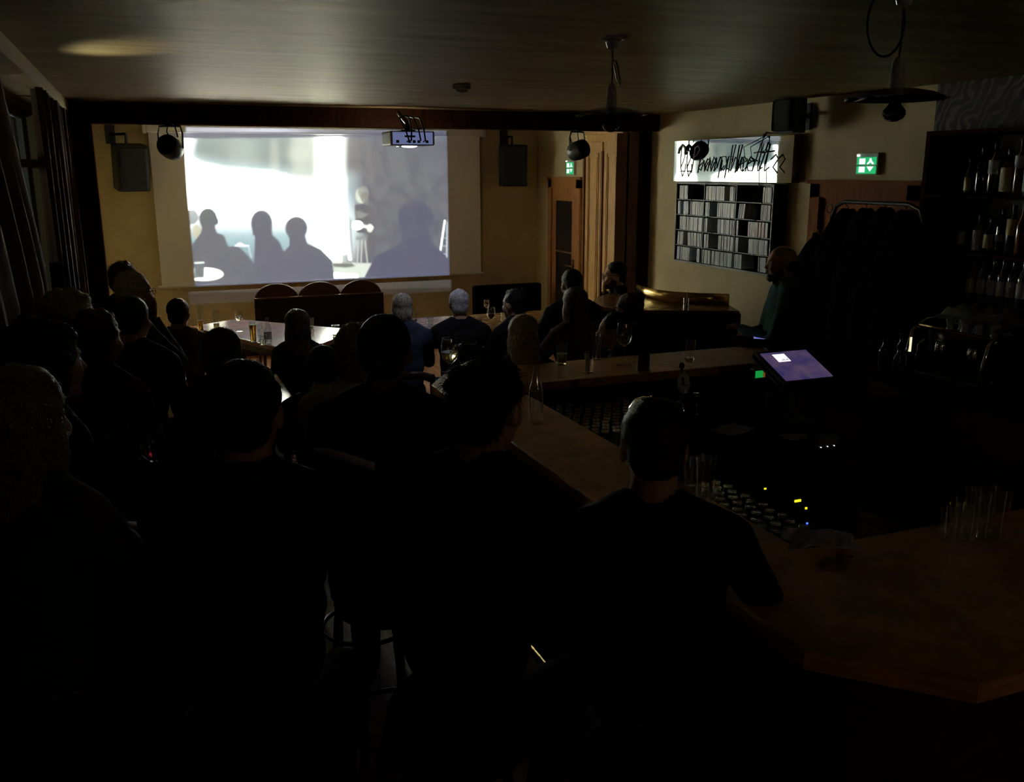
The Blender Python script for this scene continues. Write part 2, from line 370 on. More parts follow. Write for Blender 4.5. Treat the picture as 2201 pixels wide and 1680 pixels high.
# right wall: cream plaster, then dark patterned wallpaper from the bar door towards the camera; niche for the rack
NY0, NY1, NZ0, NZ1 = 6.30, 7.82, 1.35, 2.09
b = MB(); b.box(XR, XR+.15, 4.84, NY0, 0, H).box(XR, XR+.15, NY1, YF, 0, H).box(XR, XR+.15, NY0, NY1, 0, NZ0).box(XR, XR+.15, NY0, NY1, NZ1, H).box(XR+.15, XR+.2, NY0-.1, NY1+.1, NZ0-.1, NZ1+.1)
o = b.build('wall_right', 'plaster'); struct(o, 'cream right wall with the lit sign and disc rack')
struct(MB().box(XR, XR+.15, YB, 4.84, 0, H).build('trim_1', 'wallpaper'), 'dark patterned wallpaper stretch of the right wall behind the bar')
struct(MB().box(XL, XR, 8.38, 8.62, 2.59, H).build('trim_2', 'darkwood'), 'dark wooden ceiling beam across the room')
struct(MB().box(XL, -.30, 8.36, 8.60, 0, 2.59).build('trim_3', 'darkwood'), 'dark post under the left end of the beam')
b = MB().box(4.80, XR, 8.52, 9.0, 0, 2.59); b.box(4.785, 4.80, 8.74, 8.76, 0, 2.59)
struct(b.build('trim_4', 'darkwood'), 'dark wooden pilaster under the right end of the beam')
b = MB().box(XL, -.45, YB, 8.38, 2.665, H)
struct(b.build('trim_5', 'plaster'), 'boxed cornice along the left wall above the curtains')
struct(MB().box(XL, XL+.02, WY1, YF, 0, .1).build('baseboard_left', 'darkwood'))
struct(MB().box(-.3, XR, YF-.02, YF, 0, .1).build('baseboard_far', 'darkwood'))
# window
wn = struct(MB().box(XL-.15, XL-.11, WY0, WY0+.08, WZ0, WZ1).box(XL-.15, XL-.11, WY1-.07, WY1, WZ0, WZ1).box(XL-.15, XL-.11, WY0, WY1, WZ1-.06, WZ1).box(XL-.15, XL-.11, WY0, WY1, WZ0, WZ0+.06).box(XL-.145, XL-.115, 6.55, 6.61, WZ0, WZ1).box(XL-.145, XL-.115, WY0, WY1, 2.24, 2.30).build('window_1', 'whiteplastic'), 'tall white framed window in the left wall beside the curtain')
MB().box(XL-.133, XL-.128, WY0+.06, 6.55, WZ0+.06, WZ1-.06).build('pane', 'pane', wn)
MB().box(XL-.133, XL-.128, 6.61, WY1-.07, WZ0+.06, WZ1-.06).build('pane', 'pane', wn)
MB().box(XL-.14, XL+.05, WY0, WY1, WZ0-.04, WZ0).build('window_sill', 'whiteplastic', wn)
# bright shop window across the street, seen through the gap
t = thing('shop_window', 'bright white lit shop window across the street past the left curtain', 'window', (-2.1, 24.0, 0))
MB().box(-.1, 0, -16, 4, 0, 4.2).build('house_wall', mat('street_facade', (.2, .2, .2), .9), t)
MB().box(0, .03, -5.4, -.2, 1.60, 2.25).build('lit_pane', emis('shop_glow', (.8, .95, 1), 1.3), t)
slo = bpy.data.objects.new('ceiling_patch_spot', sl); COL.objects.link(slo); slo.location = (-.43, 5.60, 2.25)
ol = bpy.data.lights.new('reveal_fill', 'POINT'); ol.energy = 10; ol.color = (1, .93, .8); ol.shadow_soft_size = .08  # lamp added outside to brighten the window reveal
oo = bpy.data.objects.new('reveal_fill', ol); COL.objects.link(oo); oo.location = (-1.5, 6.2, 2.3)
d = at(2, 2.75, 262, 106)-slo.location; slo.rotation_euler = d.to_track_quat('-Z', 'Y').to_euler()

# curtains: pleated cloth
def curtain(y0, y1, z0, z1, x, amp, n, name, label, slant=0):
    vs, fs = [], []; nu = n*8; nv = 10
    for j in range(nv+1):
        v = j/nv; z = z1+(z0-z1)*v
        for i in range(nu+1):
            u = i/nu; ph = u*n*2*PI; a = amp*(.65+.35*v)*(1+.35*math.sin(u*17))
            vs.append((x+a*math.sin(ph+.5*math.sin(3*v+u*9)), y0+(y1+slant*min(1, v*2.6)-y0)*u+.25*amp*math.cos(ph*2), z))
    for j in range(nv):
        for i in range(nu): q = j*(nu+1)+i; fs.append((q, q+1, q+nu+2, q+nu+1))
    o = mesh_obj(name, vs, fs, MT['curtain'], smooth=True)
    md = o.modifiers.new('thick', 'SOLIDIFY'); md.thickness = .004
    return tag(o, label, 'curtain')
curtain(.9, 4.95, .08, 2.66, -.545, .045, 12, 'curtain', 'nearer dark brown pleated curtain along the left wall before the window gap', 1.15)
curtain(5.90, 8.30, .08, 2.66, -.475, .045, 12, 'curtain', 'farther brown pleated curtain hanging between the window gap and the dark post')

# door in the far part of the right wall
dr = struct(MB().box(4.91, XR, 10.12, 10.22, 0, 2.10).box(4.91, XR, 10.95, 11.05, 0, 2.10).box(4.91, XR, 10.12, 11.05, 2.0, 2.10).box(4.90, XR, 10.10, 11.07, 2.10, 2.13).build('door_1', 'pinedark'), 'orange-brown wooden door with dark glass beside the screen wall')
MB().box(4.925, 4.945, 10.22, 10.36, 0, 2.0).box(4.925, 4.945, 10.83, 10.95, 0, 2.0).box(4.925, 4.945, 10.36, 10.83, 1.84, 2.0).box(4.925, 4.945, 10.36, 10.83, 0, .55).box(4.925, 4.945, 10.36, 10.83, 1.20, 1.22).build('door_leaf', 'pinedark', dr)
MB().box(4.934, 4.94, 10.36, 10.83, 1.22, 1.84).build('pane', 'blackgloss', dr); MB().box(4.934, 4.94, 10.36, 10.83, .55, 1.20).build('pane', 'blackgloss', dr)
b = MB().box(4.915, 4.925, 10.26, 10.32, .98, 1.14); b.tube([(4.925, 10.29, 1.06), (4.87, 10.29, 1.06), (4.87, 10.41, 1.06)], .01); b.build('door_handle', 'steel', dr)
# door behind the bar end, covered by hanging coats
dr = struct(MB().box(4.90, XR, 4.85, 4.97, 0, 2.10).box(4.90, XR, 5.86, 5.97, 0, 2.10).box(4.90, XR, 4.85, 5.97, 2.0, 2.10).box(4.88, XR, 4.83, 5.99, 2.10, 2.13).build('door_2', 'doorwood'), 'red-brown panelled door behind the hanging black coats')
b = MB().box(4.93, 4.945, 4.97, 5.86, 0, 2.0)
MB().box(4.915, 4.93, 5.06, 5.09, 1.15, 1.9).box(4.915, 4.93, 5.74, 5.77, 1.15, 1.9).box(4.915, 4.93, 5.06, 5.77, 1.87, 1.9).box(4.915, 4.93, 5.06, 5.77, 1.12, 1.15).build('door_moulding', 'doorwood', dr)
b.build('door_leaf', 'doorwood', dr)
# ------------------------------------------------ projection screen, projector, speakers, spots
t = thing('projection_screen', 'large white roll-down projection screen showing a film on the far wall', 'screen', (2.13, YS, 0))
mesh_b = MB().box(-1.96, 1.96, 0, .006, .915, 2.64).build('screen_fabric', 'screen', t)
MB().box(-1.98, 1.98, -.07, .07, 2.63, 2.72, .02).build('housing', 'white', t)
MB().box(-2.02, -1.98, -.08, .08, 2.62, 2.73, .008).build('end_cap', 'whiteplastic', t); MB().box(1.98, 2.02, -.08, .08, 2.62, 2.73, .008).build('end_cap', 'whiteplastic', t)
MB().tube([(-2.0, .003, .905), (2.0, .003, .905)], .016, 10).build('bottom_bar', 'white', t, True)

t = thing('projector', 'white video projector hanging below the dark beam', 'projector', (2.15, 7.72, 2.39))
MB().box(-.19, .19, -.13, .16, .02, .135, .015).build('body', 'whiteplastic', t)
MB().box(-.17, .17, -.1325, -.129, .03, .125, .001).build('rear_panel', mat('rear_panel_painted_glow', (.5, .5, .55), .5, emit=(.42, .50, 1), es=.27), t)  # bluish light on the rear face put in as emission
MB().lathe([(0, 0), (.034, 0), (.038, .03), (.038, .09), (.032, .09), (.030, .07), (0, .065)], (-.02, .155, .05), 20, Matrix.Rotation(R(-90), 3, 'X')).build('lens', 'blackgloss', t, True)
b = MB()
for i, x in enumerate((-.13, -.03, .01, .05, .12)): b.box(x-.012, x+.012, -.137, -.125, .04, .062)
b.box(-.07, .02, -.137, -.125, .085, .10); b.build('socket_panel', 'black', t)
MB().tube([(0, .02, .135), (0, .02, .20)], .022).tube([(0, .02, .20), (0, .30, .30)], .018).box(-.06, .06, .0, .2, .135, .15).build('mount', 'black', t)
b = MB()
for x0, x1 in ((-.05, -.10), (-.03, -.02), (.05, .02), (.09, .07)): b.tube([(x0, -.135, .05), (x0, -.19, .06), ((x0+x1)/2, -.19, .14), (x1, -.10, .24), (0, .1, .27)], .007, 6)
b.build('cables', 'black', t, True)
MB().lathe([(0, -.012), (.05, -.008), (.07, 0), (.05, .008), (0, .012)], (.01, .02, .016), 20, None, 1, .8).build('lens_glow', emis('projector_glow', (1, .95, 1), 2.5), t, True)  # white glow of the lens put in as an emitting disc

def speaker(w, d, h, name, label, loc, rz, tilt=0, bracket=None):
    t = thing(name, label, 'speaker', loc, rz)
    b = MB(); z0, z1 = -h/2, h/2; rot = Matrix.Rotation(tilt, 3, 'X')
    o = MB().box(-w/2, w/2, -d*.35, d/2, z0, z1, .02).build('cabinet', 'black', t); o.rotation_euler = (tilt, 0, 0)
    o2 = MB().box(-w/2+.015, w/2-.015, -d/2, -d*.35, z0+.015, z1-.015, .03).build('grille', mat('speaker_grille', (.02, .02, .024), .8, bump=.6, bscale=300), t); o2.rotation_euler = (tilt, 0, 0)
    if bracket: MB().tube(bracket, .016).box(bracket[-1][0]-.05, bracket[-1][0]+.05, bracket[-1][1]-.012, bracket[-1][1]+.012, bracket[-1][2]-.1, bracket[-1][2]+.1).build('bracket', 'black', t)
    return t
speaker(.33, .30, .49, 'wall_speaker', 'large black speaker tilted down on the wall left of the screen', (-.04, 11.12, 2.25), R(14), R(8), [(0, .1, .22), (0, .1, .36), (-.1, .36, .36)])
speaker(.33, .30, .51, 'wall_speaker', 'large black speaker on the wall right of the screen', (4.47, 11.15, 2.27), R(-12), 0, [(0, .1, .2), (0, .1, .36), (-.07, .33, .36)])
speaker(.20, .18, .26, 'wall_speaker', 'small black speaker high on the right wall beside the lit sign', (4.72, 6.06, 2.61), R(-78), 0, [(0, .05, 0), (0, .20, 0)])
def stage_spot(loc, rz, label, tilt):
    t = thing('stage_spotlight', label, 'spotlight', loc, rz, 'unlit black stage spotlights hanging from the beam')
    rot = Matrix.Rotation(tilt, 3, 'X')@Matrix.Rotation(R(90), 3, 'X')
    MB().lathe([(0, -.10), (.05, -.095), (.082, -.06), (.092, 0), (.092, .07), (.086, .10), (.078, .10), (.075, .02), (0, .0)], (0, 0, -.14), 24, rot).build('lamp_can', 'black', t, True)
    MB().tube([(-.10, 0, -.14), (-.105, 0, -.02), (-.09, 0, .04), (.09, 0, .04), (.105, 0, -.02), (.10, 0, -.14)], .008, 6).build('yoke', 'darksteel', t, True)
    MB().box(-.03, .03, -.02, .03, .04, .075, .005).build('clamp', 'black', t)
    MB().tube([(-.02, .05, -.08), (-.05, .05, 0), (-.03, .04, .06), (.03, .03, .05), (.05, .03, -.05)], .006, 6).build('cable', 'black', t, True)
    return t
stage_spot((.30, 8.48, 2.535), R(-25), 'black stage spotlight hanging from the beam before the left edge of the screen', R(-18))
stage_spot((4.08, 8.48, 2.535), R(20), 'black stage spotlight hanging from the beam near the pine cupboard', R(-14))

# smoke detector
t = thing('smoke_detector', 'round white smoke detector on the ceiling', 'smoke detector', (2.03, 5.97, H))
MB().lathe([(0, -.045), (.035, -.045), (.045, -.03), (.06, -.028), (.06, 0), (0, 0)], (0, 0, 0), 24).build('housing', 'whiteplastic', t, True)
MB().lathe([(0, -.052), (.012, -.05), (.014, -.045), (0, -.045)], (0, 0, 0), 12).build('sensor', 'white', t, True)

# pendants
def pendant(loc, r, drop, label, coil):
    t = thing('pendant_lamp', label, 'pendant lamp', loc, 0, 'unlit enamel pendant lamps over the bar')
    MB().lathe([(0, 0), (.05, 0), (.05, -.012), (.03, -.02), (.022, -.045), (.008, -.05), (0, -.05)], (0, 0, 0), 20).build('ceiling_rose', 'porcelain', t, True)
    MB().tube([(0, 0, -.04), (.004, 0, -.5*drop), (0, 0, -drop+.09)], .0035, 6).build('cord', 'black', t, True)
    b = MB()
    if coil: b.tube([(.02+.075*math.sin(a)-.075, 0.01, -.10+.10*math.cos(a)) for a in [2*PI*i/20 for i in range(20)]], .004, 6, True)
    else: b.tube([(.0, 0, -.09), (.02, 0, -.10), (.035, 0, -.16), (.04, 0, -.2), (.025, 0, -.17), (.01, 0, -.11)], .0035, 6)
    b.build('spare_cord', 'black', t, True)
    MB().lathe([(0, .10), (.012, .10), (.02, .085), (.024, .03), (.026, 0), (0, 0)], (0, 0, -drop), 20).build('socket', 'porcelain', t, True)
    MB().lathe([(.024, .008), (r*.35, .004), (r*.7, -.008), (r*.94, -.024), (r, -.026), (r*.94, -.03), (r*.7, -.014), (r*.35, -.003), (.024, 0)], (0, 0, -drop), 36).build('shade', mat('dark_enamel', (.02, .022, .02), .12, coat=.6), t, True)
    MB().lathe([(.012, 0), (.013, -.03), (.02, -.045), (.034, -.062), (.036, -.075), (.028, -.088), (.012, -.096), (0, -.098)], (0, 0, -drop), 24).build('bulb', mat('mirrored_bulb', (.5, .48, .45), .08, metal=1), t, True)
    return t
pendant((1.92, 3.66, H), .155, .29, 'pendant lamp with flat dark shade over the middle of the bar counter', False)
pendant((2.29, 2.41, H), .165, .30, 'pendant lamp with flat dark shade and looped cord nearest the camera', True)

# ------------------------------------------------ exit signs
EG = emis('exit_green', (.02, .42, .14), 1.1); EW = emis('exit_white', (.85, 1, .88), 1.6)
def exit_sign(loc, w, h, label):
    t = thing('exit_sign', label, 'sign', loc)
    MB().box(-.03, 0, -w/2-.012, w/2+.012, -h/2-.01, h/2+.03, .004).build('housing', 'whiteplastic', t)
    MB().box(-.034, -.03, -w/2, w/2, .006, h/2).build('green_panel', EG, t); MB().box(-.034, -.03, -w/2, w/2, -h/2, -.006).build('green_panel', EG, t)
    b = MB()
    for zc, s in ((h/4, 1), (-h/4, -1)):
        q = w/2
        # doorway, and beside it the running figure above, the arrow below (y runs away from the viewer's right)
        b.box(-.037, -.034, q*.12, q*.72, zc-h*.17, zc+h*.17)
        def P(pts): 
            vs = [b.b.verts.new((-.036, -q*.45+p[0]*q*.4, zc+p[1]*h*.18)) for p in pts]; b.b.faces.new(vs)
        if s > 0: P([(-.2, 1), (.25, 1), (.35, .1), (.95, -.9), (.5, -1), (0, -.3), (-.5, -1), (-1, -.8), (-.35, .2)])
        else: P([(-.9, 1), (.9, 1), (0, -.7)])
    b.build('pictogram', EW, t)
    MB().box(-.045, -.03, w/2-.02, w/2-.005, h/2+.006, h/2+.02).build('status_led', EW, t)
    return t
exit_sign((XR, 5.40, 2.235), .19, .115, 'green and white emergency exit sign above the door behind the coats')
exit_sign((XR, 10.42, 2.235), .20, .14, 'small green and white exit sign above the glazed door by the screen')

# ------------------------------------------------ pine cupboard
t = thing('cupboard', 'tall pale pine cupboard with two long panelled doors beside the glazed door', 'cupboard', (XR, 9.48, 0))
MB().box(-.045, 0, -.46, .47, 0, 2.62).build('body', 'pine', t)
for s, nm in ((-.23, 'door'), (.23, 'door')):
    d = MB().box(-.065, -.045, s-.205, s+.205, .35, 2.52, .003).build(nm, 'pine', t)
    b = MB()
    for (y0, y1, z0, z1) in ((s-.135, s-.12, .55, 2.4), (s+.12, s+.135, .55, 2.4), (s-.135, s+.135, 2.385, 2.4), (s-.135, s+.135, .55, .565), (s-.1, s-.09, .6, 2.35), (s+.09, s+.1, .6, 2.35)): b.box(-.075, -.065, y0, y1, z0, z1)
    b.build('moulding', 'pine', d)
for y in (0.0, .455): MB().box(-.085, -.045, y-.018, y+.018, .5, 2.42).build('strip', mat('brown_strip', (.22, .09, .02), .4), t)
MB().box(-.075, 0, -.47, .48, 2.60, 2.64, .006).build('cornice', 'pine', t)

# ------------------------------------------------ sign on the right wall: mirrored acrylic box with unlit neon script
SY0, SY1, SZ0, SZ1 = 6.16, 7.86, 2.105, 2.475
t = thing('neon_sign', 'mirrored acrylic sign box with unlit neon script above the disc rack', 'sign', (4.84, 7.01, 0), R(1.7))
SOFF = 7.01
MB().box(0, .008, SY0-SOFF, SY1-SOFF, SZ0, SZ1).build('back_panel', 'mirror', t)
b = MB().box(.008, .085, SY0-SOFF, SY0+.006-SOFF, SZ0, SZ1).box(.008, .085, SY1-.006-SOFF, SY1-SOFF, SZ0, SZ1).box(.008, .085, SY0-SOFF, SY1-SOFF, SZ1-.006, SZ1)
b.build('side_panel', 'mirror', t)
def sgn(u, v, dx=-.035): return (dx, SY1-.10-SOFF-u*(SY1-SY0-.22), SZ0+.03+v*(SZ1-SZ0-.06))
TU = mat('neon_tube', (.45, .5, .5), .3)
# emblem: a leaning two-stemmed figure with a drooping head
b = MB()
b.tube([sgn(.05, .28), sgn(.045, .55), sgn(.05, .85), sgn(.065, .95), sgn(.085, .85), sgn(.09, .62), sgn(.065, .42), sgn(.05, .30), sgn(.07, .04), sgn(.10, .25), sgn(.10, .42)], .006, 6)
b.tube([sgn(.02, .72), sgn(.03, .88), sgn(.06, .97), sgn(.09, .9), sgn(.1, .68)], .014, 6); b.tube([sgn(.05, .2), sgn(.1, .2)], .006, 6)
b.build('neon_emblem', TU, t, True)
# script: slanted joined strokes whose letters cannot be made out in the photograph
def stroke(pts): return [sgn(u, v) for u, v in pts]
scr = [[(.17, .15), (.19, .55), (.20, .88), (.23, .92), (.25, .82), (.22, .66), (.19, .6)],
       [(.24, .35), (.27, .55), (.30, .5), (.27, .22), (.24, .3), (.30, .5), (.31, .2), (.34, .45)],
       [(.34, .2), (.36, .58), (.37, .3), (.40, .6), (.42, .5), (.41, .2), (.44, .35)],
       [(.45, .0), (.48, .6), (.52, .6), (.53, .4), (.50, .22), (.47, .28)],
       [(.55, .15), (.58, .9), (.61, .92), (.58, .5), (.57, .2), (.61, .58), (.63, .5), (.62, .18), (.65, .3)],
       [(.66, .35), (.69, .58), (.73, .5), (.71, .2), (.67, .22), (.66, .38), (.73, .5), (.77, .45)],
       [(.77, .2), (.80, .5), (.84, .95), (.86, .9), (.82, .4), (.82, .2), (.86, .3)],
       [(.78, .68), (.9, .72)], [(.93, .5), (.97, .62), (.99, .5), (.95, .3), (.99, .15)]]
for s in scr: MB().tube(stroke(s), .0065, 6).build('neon_letter', TU, t, True)
MB().tube([(-.03, -.51, SZ1+.02), (-.04, -.50, SZ1-.1), (-.035, -.48, SZ1-.22), (-.04, -.50, SZ0-.05)], .004, 6).tube([(-.02, -.51, SZ1), (-.035, -.26, SZ1-.08), (-.035, -.29, SZ1-.18), (-.035, -.41, SZ1-.2)], .004, 6).build('cable', 'black', t, True)
MB().tube([(-.03, -.51, SZ1-.01), (0, -.51, SZ1+.03), (.09, -.51, SZ1+.03)], .009, 8).build('hook', 'steel', t)

# ------------------------------------------------ disc rack
RY0, RY1, RZ0_, RZ1_ = 6.34, 7.80, 1.36, 2.08
t = thing('disc_rack', 'black wall rack of five shelves packed with disc cases below the neon sign', 'rack', (4.83, 0, 0))
TH = .012
MB().box(0, .16, RY0-TH, RY0, RZ0_-TH, RZ1_+TH).box(0, .16, RY1, RY1+TH, RZ0_-TH, RZ1_+TH).box(0, .16, RY0, RY1, RZ0_-TH, RZ0_).box(0, .16, RY0, RY1, RZ1_, RZ1_+TH).box(.15, .16, RY0, RY1, RZ0_, RZ1_).build('frame', 'black', t)
b = MB().box(-.006, 0, RY0-TH-.004, RY0-TH+.008, RZ0_-TH, RZ1_+TH).box(-.006, 0, RY1+TH-.008, RY1+TH+.004, RZ0_-TH, RZ1_+TH).box(-.006, 0, RY0-TH, RY1+TH, RZ1_+.002, RZ1_+TH+.004).box(-.006, 0, RY0-TH, RY1+TH, RZ0_-TH-.004, RZ0_-.002)
b.build('edge_strip', mat('grey_strip', (.35, .35, .36), .5), t)
cols = [RY0, RY0+.50, RY0+1.0, RY1]; pitch = (RZ1_-RZ0_)/5
for y in cols[1:3]: MB().box(0, .15, y-.004, y+.004, RZ0_, RZ1_).build('divider', 'black', t)
for k in range(1, 5):
    s = MB().box(0, .15, RY0, RY1, RZ0_+k*pitch-.004, RZ0_+k*pitch+.004).build('shelf', 'black', t)
    bb = MB()
    for j in range(4): bb.lathe([(0, 0), (.006, 0), (.006, .004), (0, .005)], (-.004, RY0+.14+j*.36+.08*(k % 2), RZ0_+k*pitch), 8, Matrix.Rotation(R(-90), 3, 'Y'))
    bb.build('screw_cap', 'white', s)
cc = [(.72, .74, .72), (.5, .52, .5), (.82, .83, .8), (.30, .32, .32), (.62, .60, .5), (.35, .10, .08), (.08, .08, .09), (.42, .5, .55), (.2, .12, .1)]
discm = [mat('case_'+n, c, .35) for n, c in zip(('pale', 'grey', 'white', 'slate', 'cream', 'red', 'black', 'blue', 'brown'), cc)]
meshes = {}
def disc_mesh(wd, mi):
    k = (wd, mi)
    if k not in meshes:
        o = MB().box(0, .135, -wd/2+.0006, wd/2-.0006, 0, .124).build('disc_case', discm[mi]); meshes[k] = o.data; bpy.data.objects.remove(o)
    return meshes[k]
TONE = ('pale', 'grey', 'white', 'slate grey', 'cream', 'red', 'black', 'blue-grey', 'brown')
ROWN = ('top', 'second', 'middle', 'fourth', 'lowest'); BAYN = ('right', 'middle', 'left')
cnt = 0
# occupied fractions of every bay, from the far (left in the photo) end: (start, end, lean)
def bay(row, col, runs, tones):
    global cnt
    a = cols[col+1]-.008; wdt = cols[col+1]-cols[col]-.016
    z = RZ0_+(4-row)*pitch+.0045
    for (u0, u1, lean) in runs:
        y = a-u0*wdt; ye = a-u1*wdt
        while y > ye+.012 and cnt < 300:
            wd = random.choice((.011, .014, .017, .022))
            if y-wd < ye-.002: break
            tn = random.choice(tones); me = disc_mesh(wd, tn); o = bpy.data.objects.new('disc_case', me); COL.objects.link(o)
            o.location = (4.833+random.uniform(0, .006), y-wd/2, z); o.rotation_euler = (lean, 0, 0)
            if lean: o.location.z = z+abs(math.sin(lean))*wd/2
            o.visible_shadow = True
            tag(o, '%s %s disc case on the %s shelf, %s bay of the wall rack' % ('wide' if wd > .016 else 'slim', TONE[tn], ROWN[row], BAYN[col]), 'disc case', 'disc cases on the %s shelf, %s bay' % (ROWN[row], BAYN[col])); y -= wd+(abs(lean)*.01); cnt += 1
W_, G_, D_, M_ = [0, 2, 2, 4], [1, 3, 1, 0], [3, 5, 6, 8], [0, 1, 4, 7]
bay(0, 2, [(.05, .38, 0)], [1, 3, 4]); bay(0, 1, [(.02, .62, 0), (.8, .99, 0)], W_); bay(0, 0, [(.74, .98, 0)], W_)
bay(1, 2, [(.0, .12, 0), (.22, .42, 0), (.5, .98, 0)], M_); bay(1, 1, [(.02, .16, 0), (.42, .98, 0)], M_); bay(1, 0, [(.05, .25, .12), (.7, .98, 0)], W_)
bay(2, 2, [(.1, .98, 0)], G_); bay(2, 1, [(.0, .14, 0), (.45, .98, 0)], G_); bay(2, 0, [(.02, .1, 0), (.35, .96, 0)], D_)
bay(3, 2, [(.02, .25, .05), (.45, .98, -.1)], G_); bay(3, 1, [(.02, .18, 0), (.5, .98, 0)], G_); bay(3, 0, [(.0, .1, 0), (.4, .97, 0)], M_)
bay(4, 2, [(.02, .55, .04), (.82, .95, 0)], M_); bay(4, 1, [(.0, .26, 0), (.3, .97, 0)], G_); bay(4, 0, [(.0, .25, 0), (.72, .97, -.05)], M_)

# ------------------------------------------------ chairs against the far wall
def arch_chair(loc, label):
    t = thing('arched_chair', label, 'chair', loc, 0, 'arched wooden chairs under the projection screen')
    pts = [(-.235, .50)]+[(-.235*math.cos(PI*i/14), .78+.17*math.sin(PI*i/14)) for i in range(15)]+[(.235, .50)]
    vs = [(x, .0, z) for x, z in pts]+[(x, .03, z) for x, z in pts]; n = len(pts)
    fs = [tuple(range(n))[::-1], tuple(range(n, 2*n))]+[(i, (i+1) % n, n+(i+1) % n, n+i) for i in range(n)]
    mesh_obj('back_panel', vs, fs, MT['mahogany'], t)
    MB().tube([(x, .015, z) for x, z in pts], .014, 8).build('back_frame', 'mahogany', t, True)
    MB().box(-.255, .255, -.05, -.005, .42, .80, .008).build('upholstered_back', mat('dark_upholstery', (.022, .009, .007), .7, spec=.2), t)
    MB().box(-.255, .255, -.06, 0, .80, .812, .003).build('top_rail', mat('brown_rail', (.14, .06, .03), .4), t)
    MB().box(-.25, .25, -.48, -.02, .40, .46, .02).build('seat', 'blackcloth', t)
    for x in (-.22, .22):
        for y in (-.45, 0): MB().tube([(x, y, .40), (x*1.04, y, 0)], [.02, .014]).build('leg', 'mahogany', t)
    return t
for (px, nm) in ((595, 'leftmost of the three arched dark wooden chairs under the projection screen'), (688, 'middle one of the three arched dark wooden chairs under the projection screen'), (777, 'rightmost of the three arched dark wooden chairs under the projection screen')):
    p = at(1, 10.7, px, 640); arch_chair((p.x, 10.7, 0), nm)
t = thing('bench', 'low black upholstered bench in the far corner by the glazed door', 'bench', (4.28, 10.86, 0))
MB().box(-.46, .46, -.02, .10, .40, .80, .04).build('backrest', 'blackcloth', t); MB().box(-.46, .46, -.42, .0, .14, .45, .04).build('seat', 'blackcloth', t)
for x in (-.42, .42):
    for y in (-.38, .05): MB().box(x-.02, x+.02, y-.02, y+.02, 0, .15).build('leg', 'darkwood', t)
# ------------------------------------------------ the bar
BT = 1.10
def plate(name, pts, z0, z1, m, label, cat, parent=None, bev=.012):
    b = MB(); b.prism(pts, z0, z1)
    if bev:
        bmesh.ops.recalc_face_normals(b.b, faces=b.b.faces[:])
        es = [e for e in b.b.edges if abs(e.verts[0].co.z-z1) < 1e-6 and abs(e.verts[1].co.z-z1) < 1e-6]
        bmesh.ops.bevel(b.b, geom=es, offset=bev, segments=3, profile=.5, affect='EDGES')
    o = b.build(name, m, parent)
    if not parent: tag(o, label, cat)
    return o
bar = thing('bar_counter', 'long angled wooden bar counter running round the serving area', 'counter')
out = [(1.36, 4.58), (1.50, 4.80), (1.66, 4.87), (3.62, 4.87), (3.62, 4.38), (1.75, 4.38), (1.75, 2.06), (4.05, 2.06), (4.05, 1.30), (1.62, 1.30), (1.36, 1.56)]
plate('counter_top', out, BT-.045, BT, 'barwood', None, None, bar)
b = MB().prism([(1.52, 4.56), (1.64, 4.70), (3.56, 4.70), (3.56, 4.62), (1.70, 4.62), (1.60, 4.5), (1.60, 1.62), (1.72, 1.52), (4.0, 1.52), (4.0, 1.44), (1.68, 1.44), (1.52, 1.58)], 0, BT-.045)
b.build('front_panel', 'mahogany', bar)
for i in range(11): 
    x = 1.78+i*.17; MB().box(x, x+.012, 4.70, 4.712, .1, BT-.1).build('batten', 'darkwood', bar)
for i in range(16):
    y = 1.75+i*.17; MB().box(1.508, 1.52, y, y+.012, .1, BT-.1).build('batten', 'darkwood', bar)
MB().tube([(1.45, 1.6, .14), (1.45, 4.5, .14), (1.62, 4.78, .14), (3.5, 4.78, .14)], .012).build('foot_rail', 'brass', bar, True)
ws = thing('work_surface', 'low steel work surface inside the bar carrying the rinsed glasses', 'worktop')
MB().prism([(1.76, 4.37), (2.50, 4.37), (2.50, 3.70), (2.14, 3.40), (2.14, 2.07), (1.76, 2.07)], .84, .88).build('top', 'darksteel', ws)
MB().prism([(1.78, 4.35), (2.47, 4.35), (2.47, 3.74), (2.10, 3.42), (2.10, 2.10), (1.78, 2.10)], 0, .84).build('body', 'black', ws)
MB().box(1.79, 2.46, 3.74, 4.34, .88, .888).build('drip_mat', 'black', ws); MB().box(1.79, 2.10, 2.38, 2.98, .88, .888).build('drip_mat', 'black', ws)
# tables
def table(name, label, pts, m, cat='table', z=.75, legs=None, th=.04):
    t = thing(name, label, cat)
    plate('tabletop', pts, z-th, z, m, None, None, t, .008)
    for (x, y) in legs: MB().tube([(x, y, z-th), (x, y, 0)], [.028, .02]).build('leg', 'mahogany', t)
    cx = sum(p[0] for p in pts)/len(pts); cy_ = sum(p[1] for p in pts)/len(pts)
    b = MB().prism([(cx+(p[0]-cx)*.86, cy_+(p[1]-cy_)*.86) for p in pts], z-th-.07, z-th); b.build('apron', 'mahogany', t)
    return t
table('table', 'glossy reddish table with beer and wine glasses below the screen', [(.34, 9.30), (.82, 9.62), (1.82, 8.50), (1.38, 7.90), (.98, 7.90)], 'redtable', legs=[(.5, 9.2), (.85, 9.4), (1.6, 8.5), (1.1, 8.05)])
table('table', 'wooden table with a tall glass and candle, mirroring the film at its right end', [(.0, 5.78), (.84, 5.78), (.84, 6.80), (.0, 6.80)], 'tablewood', legs=[(.08, 5.87), (.76, 5.87), (.08, 6.7), (.76, 6.7)])
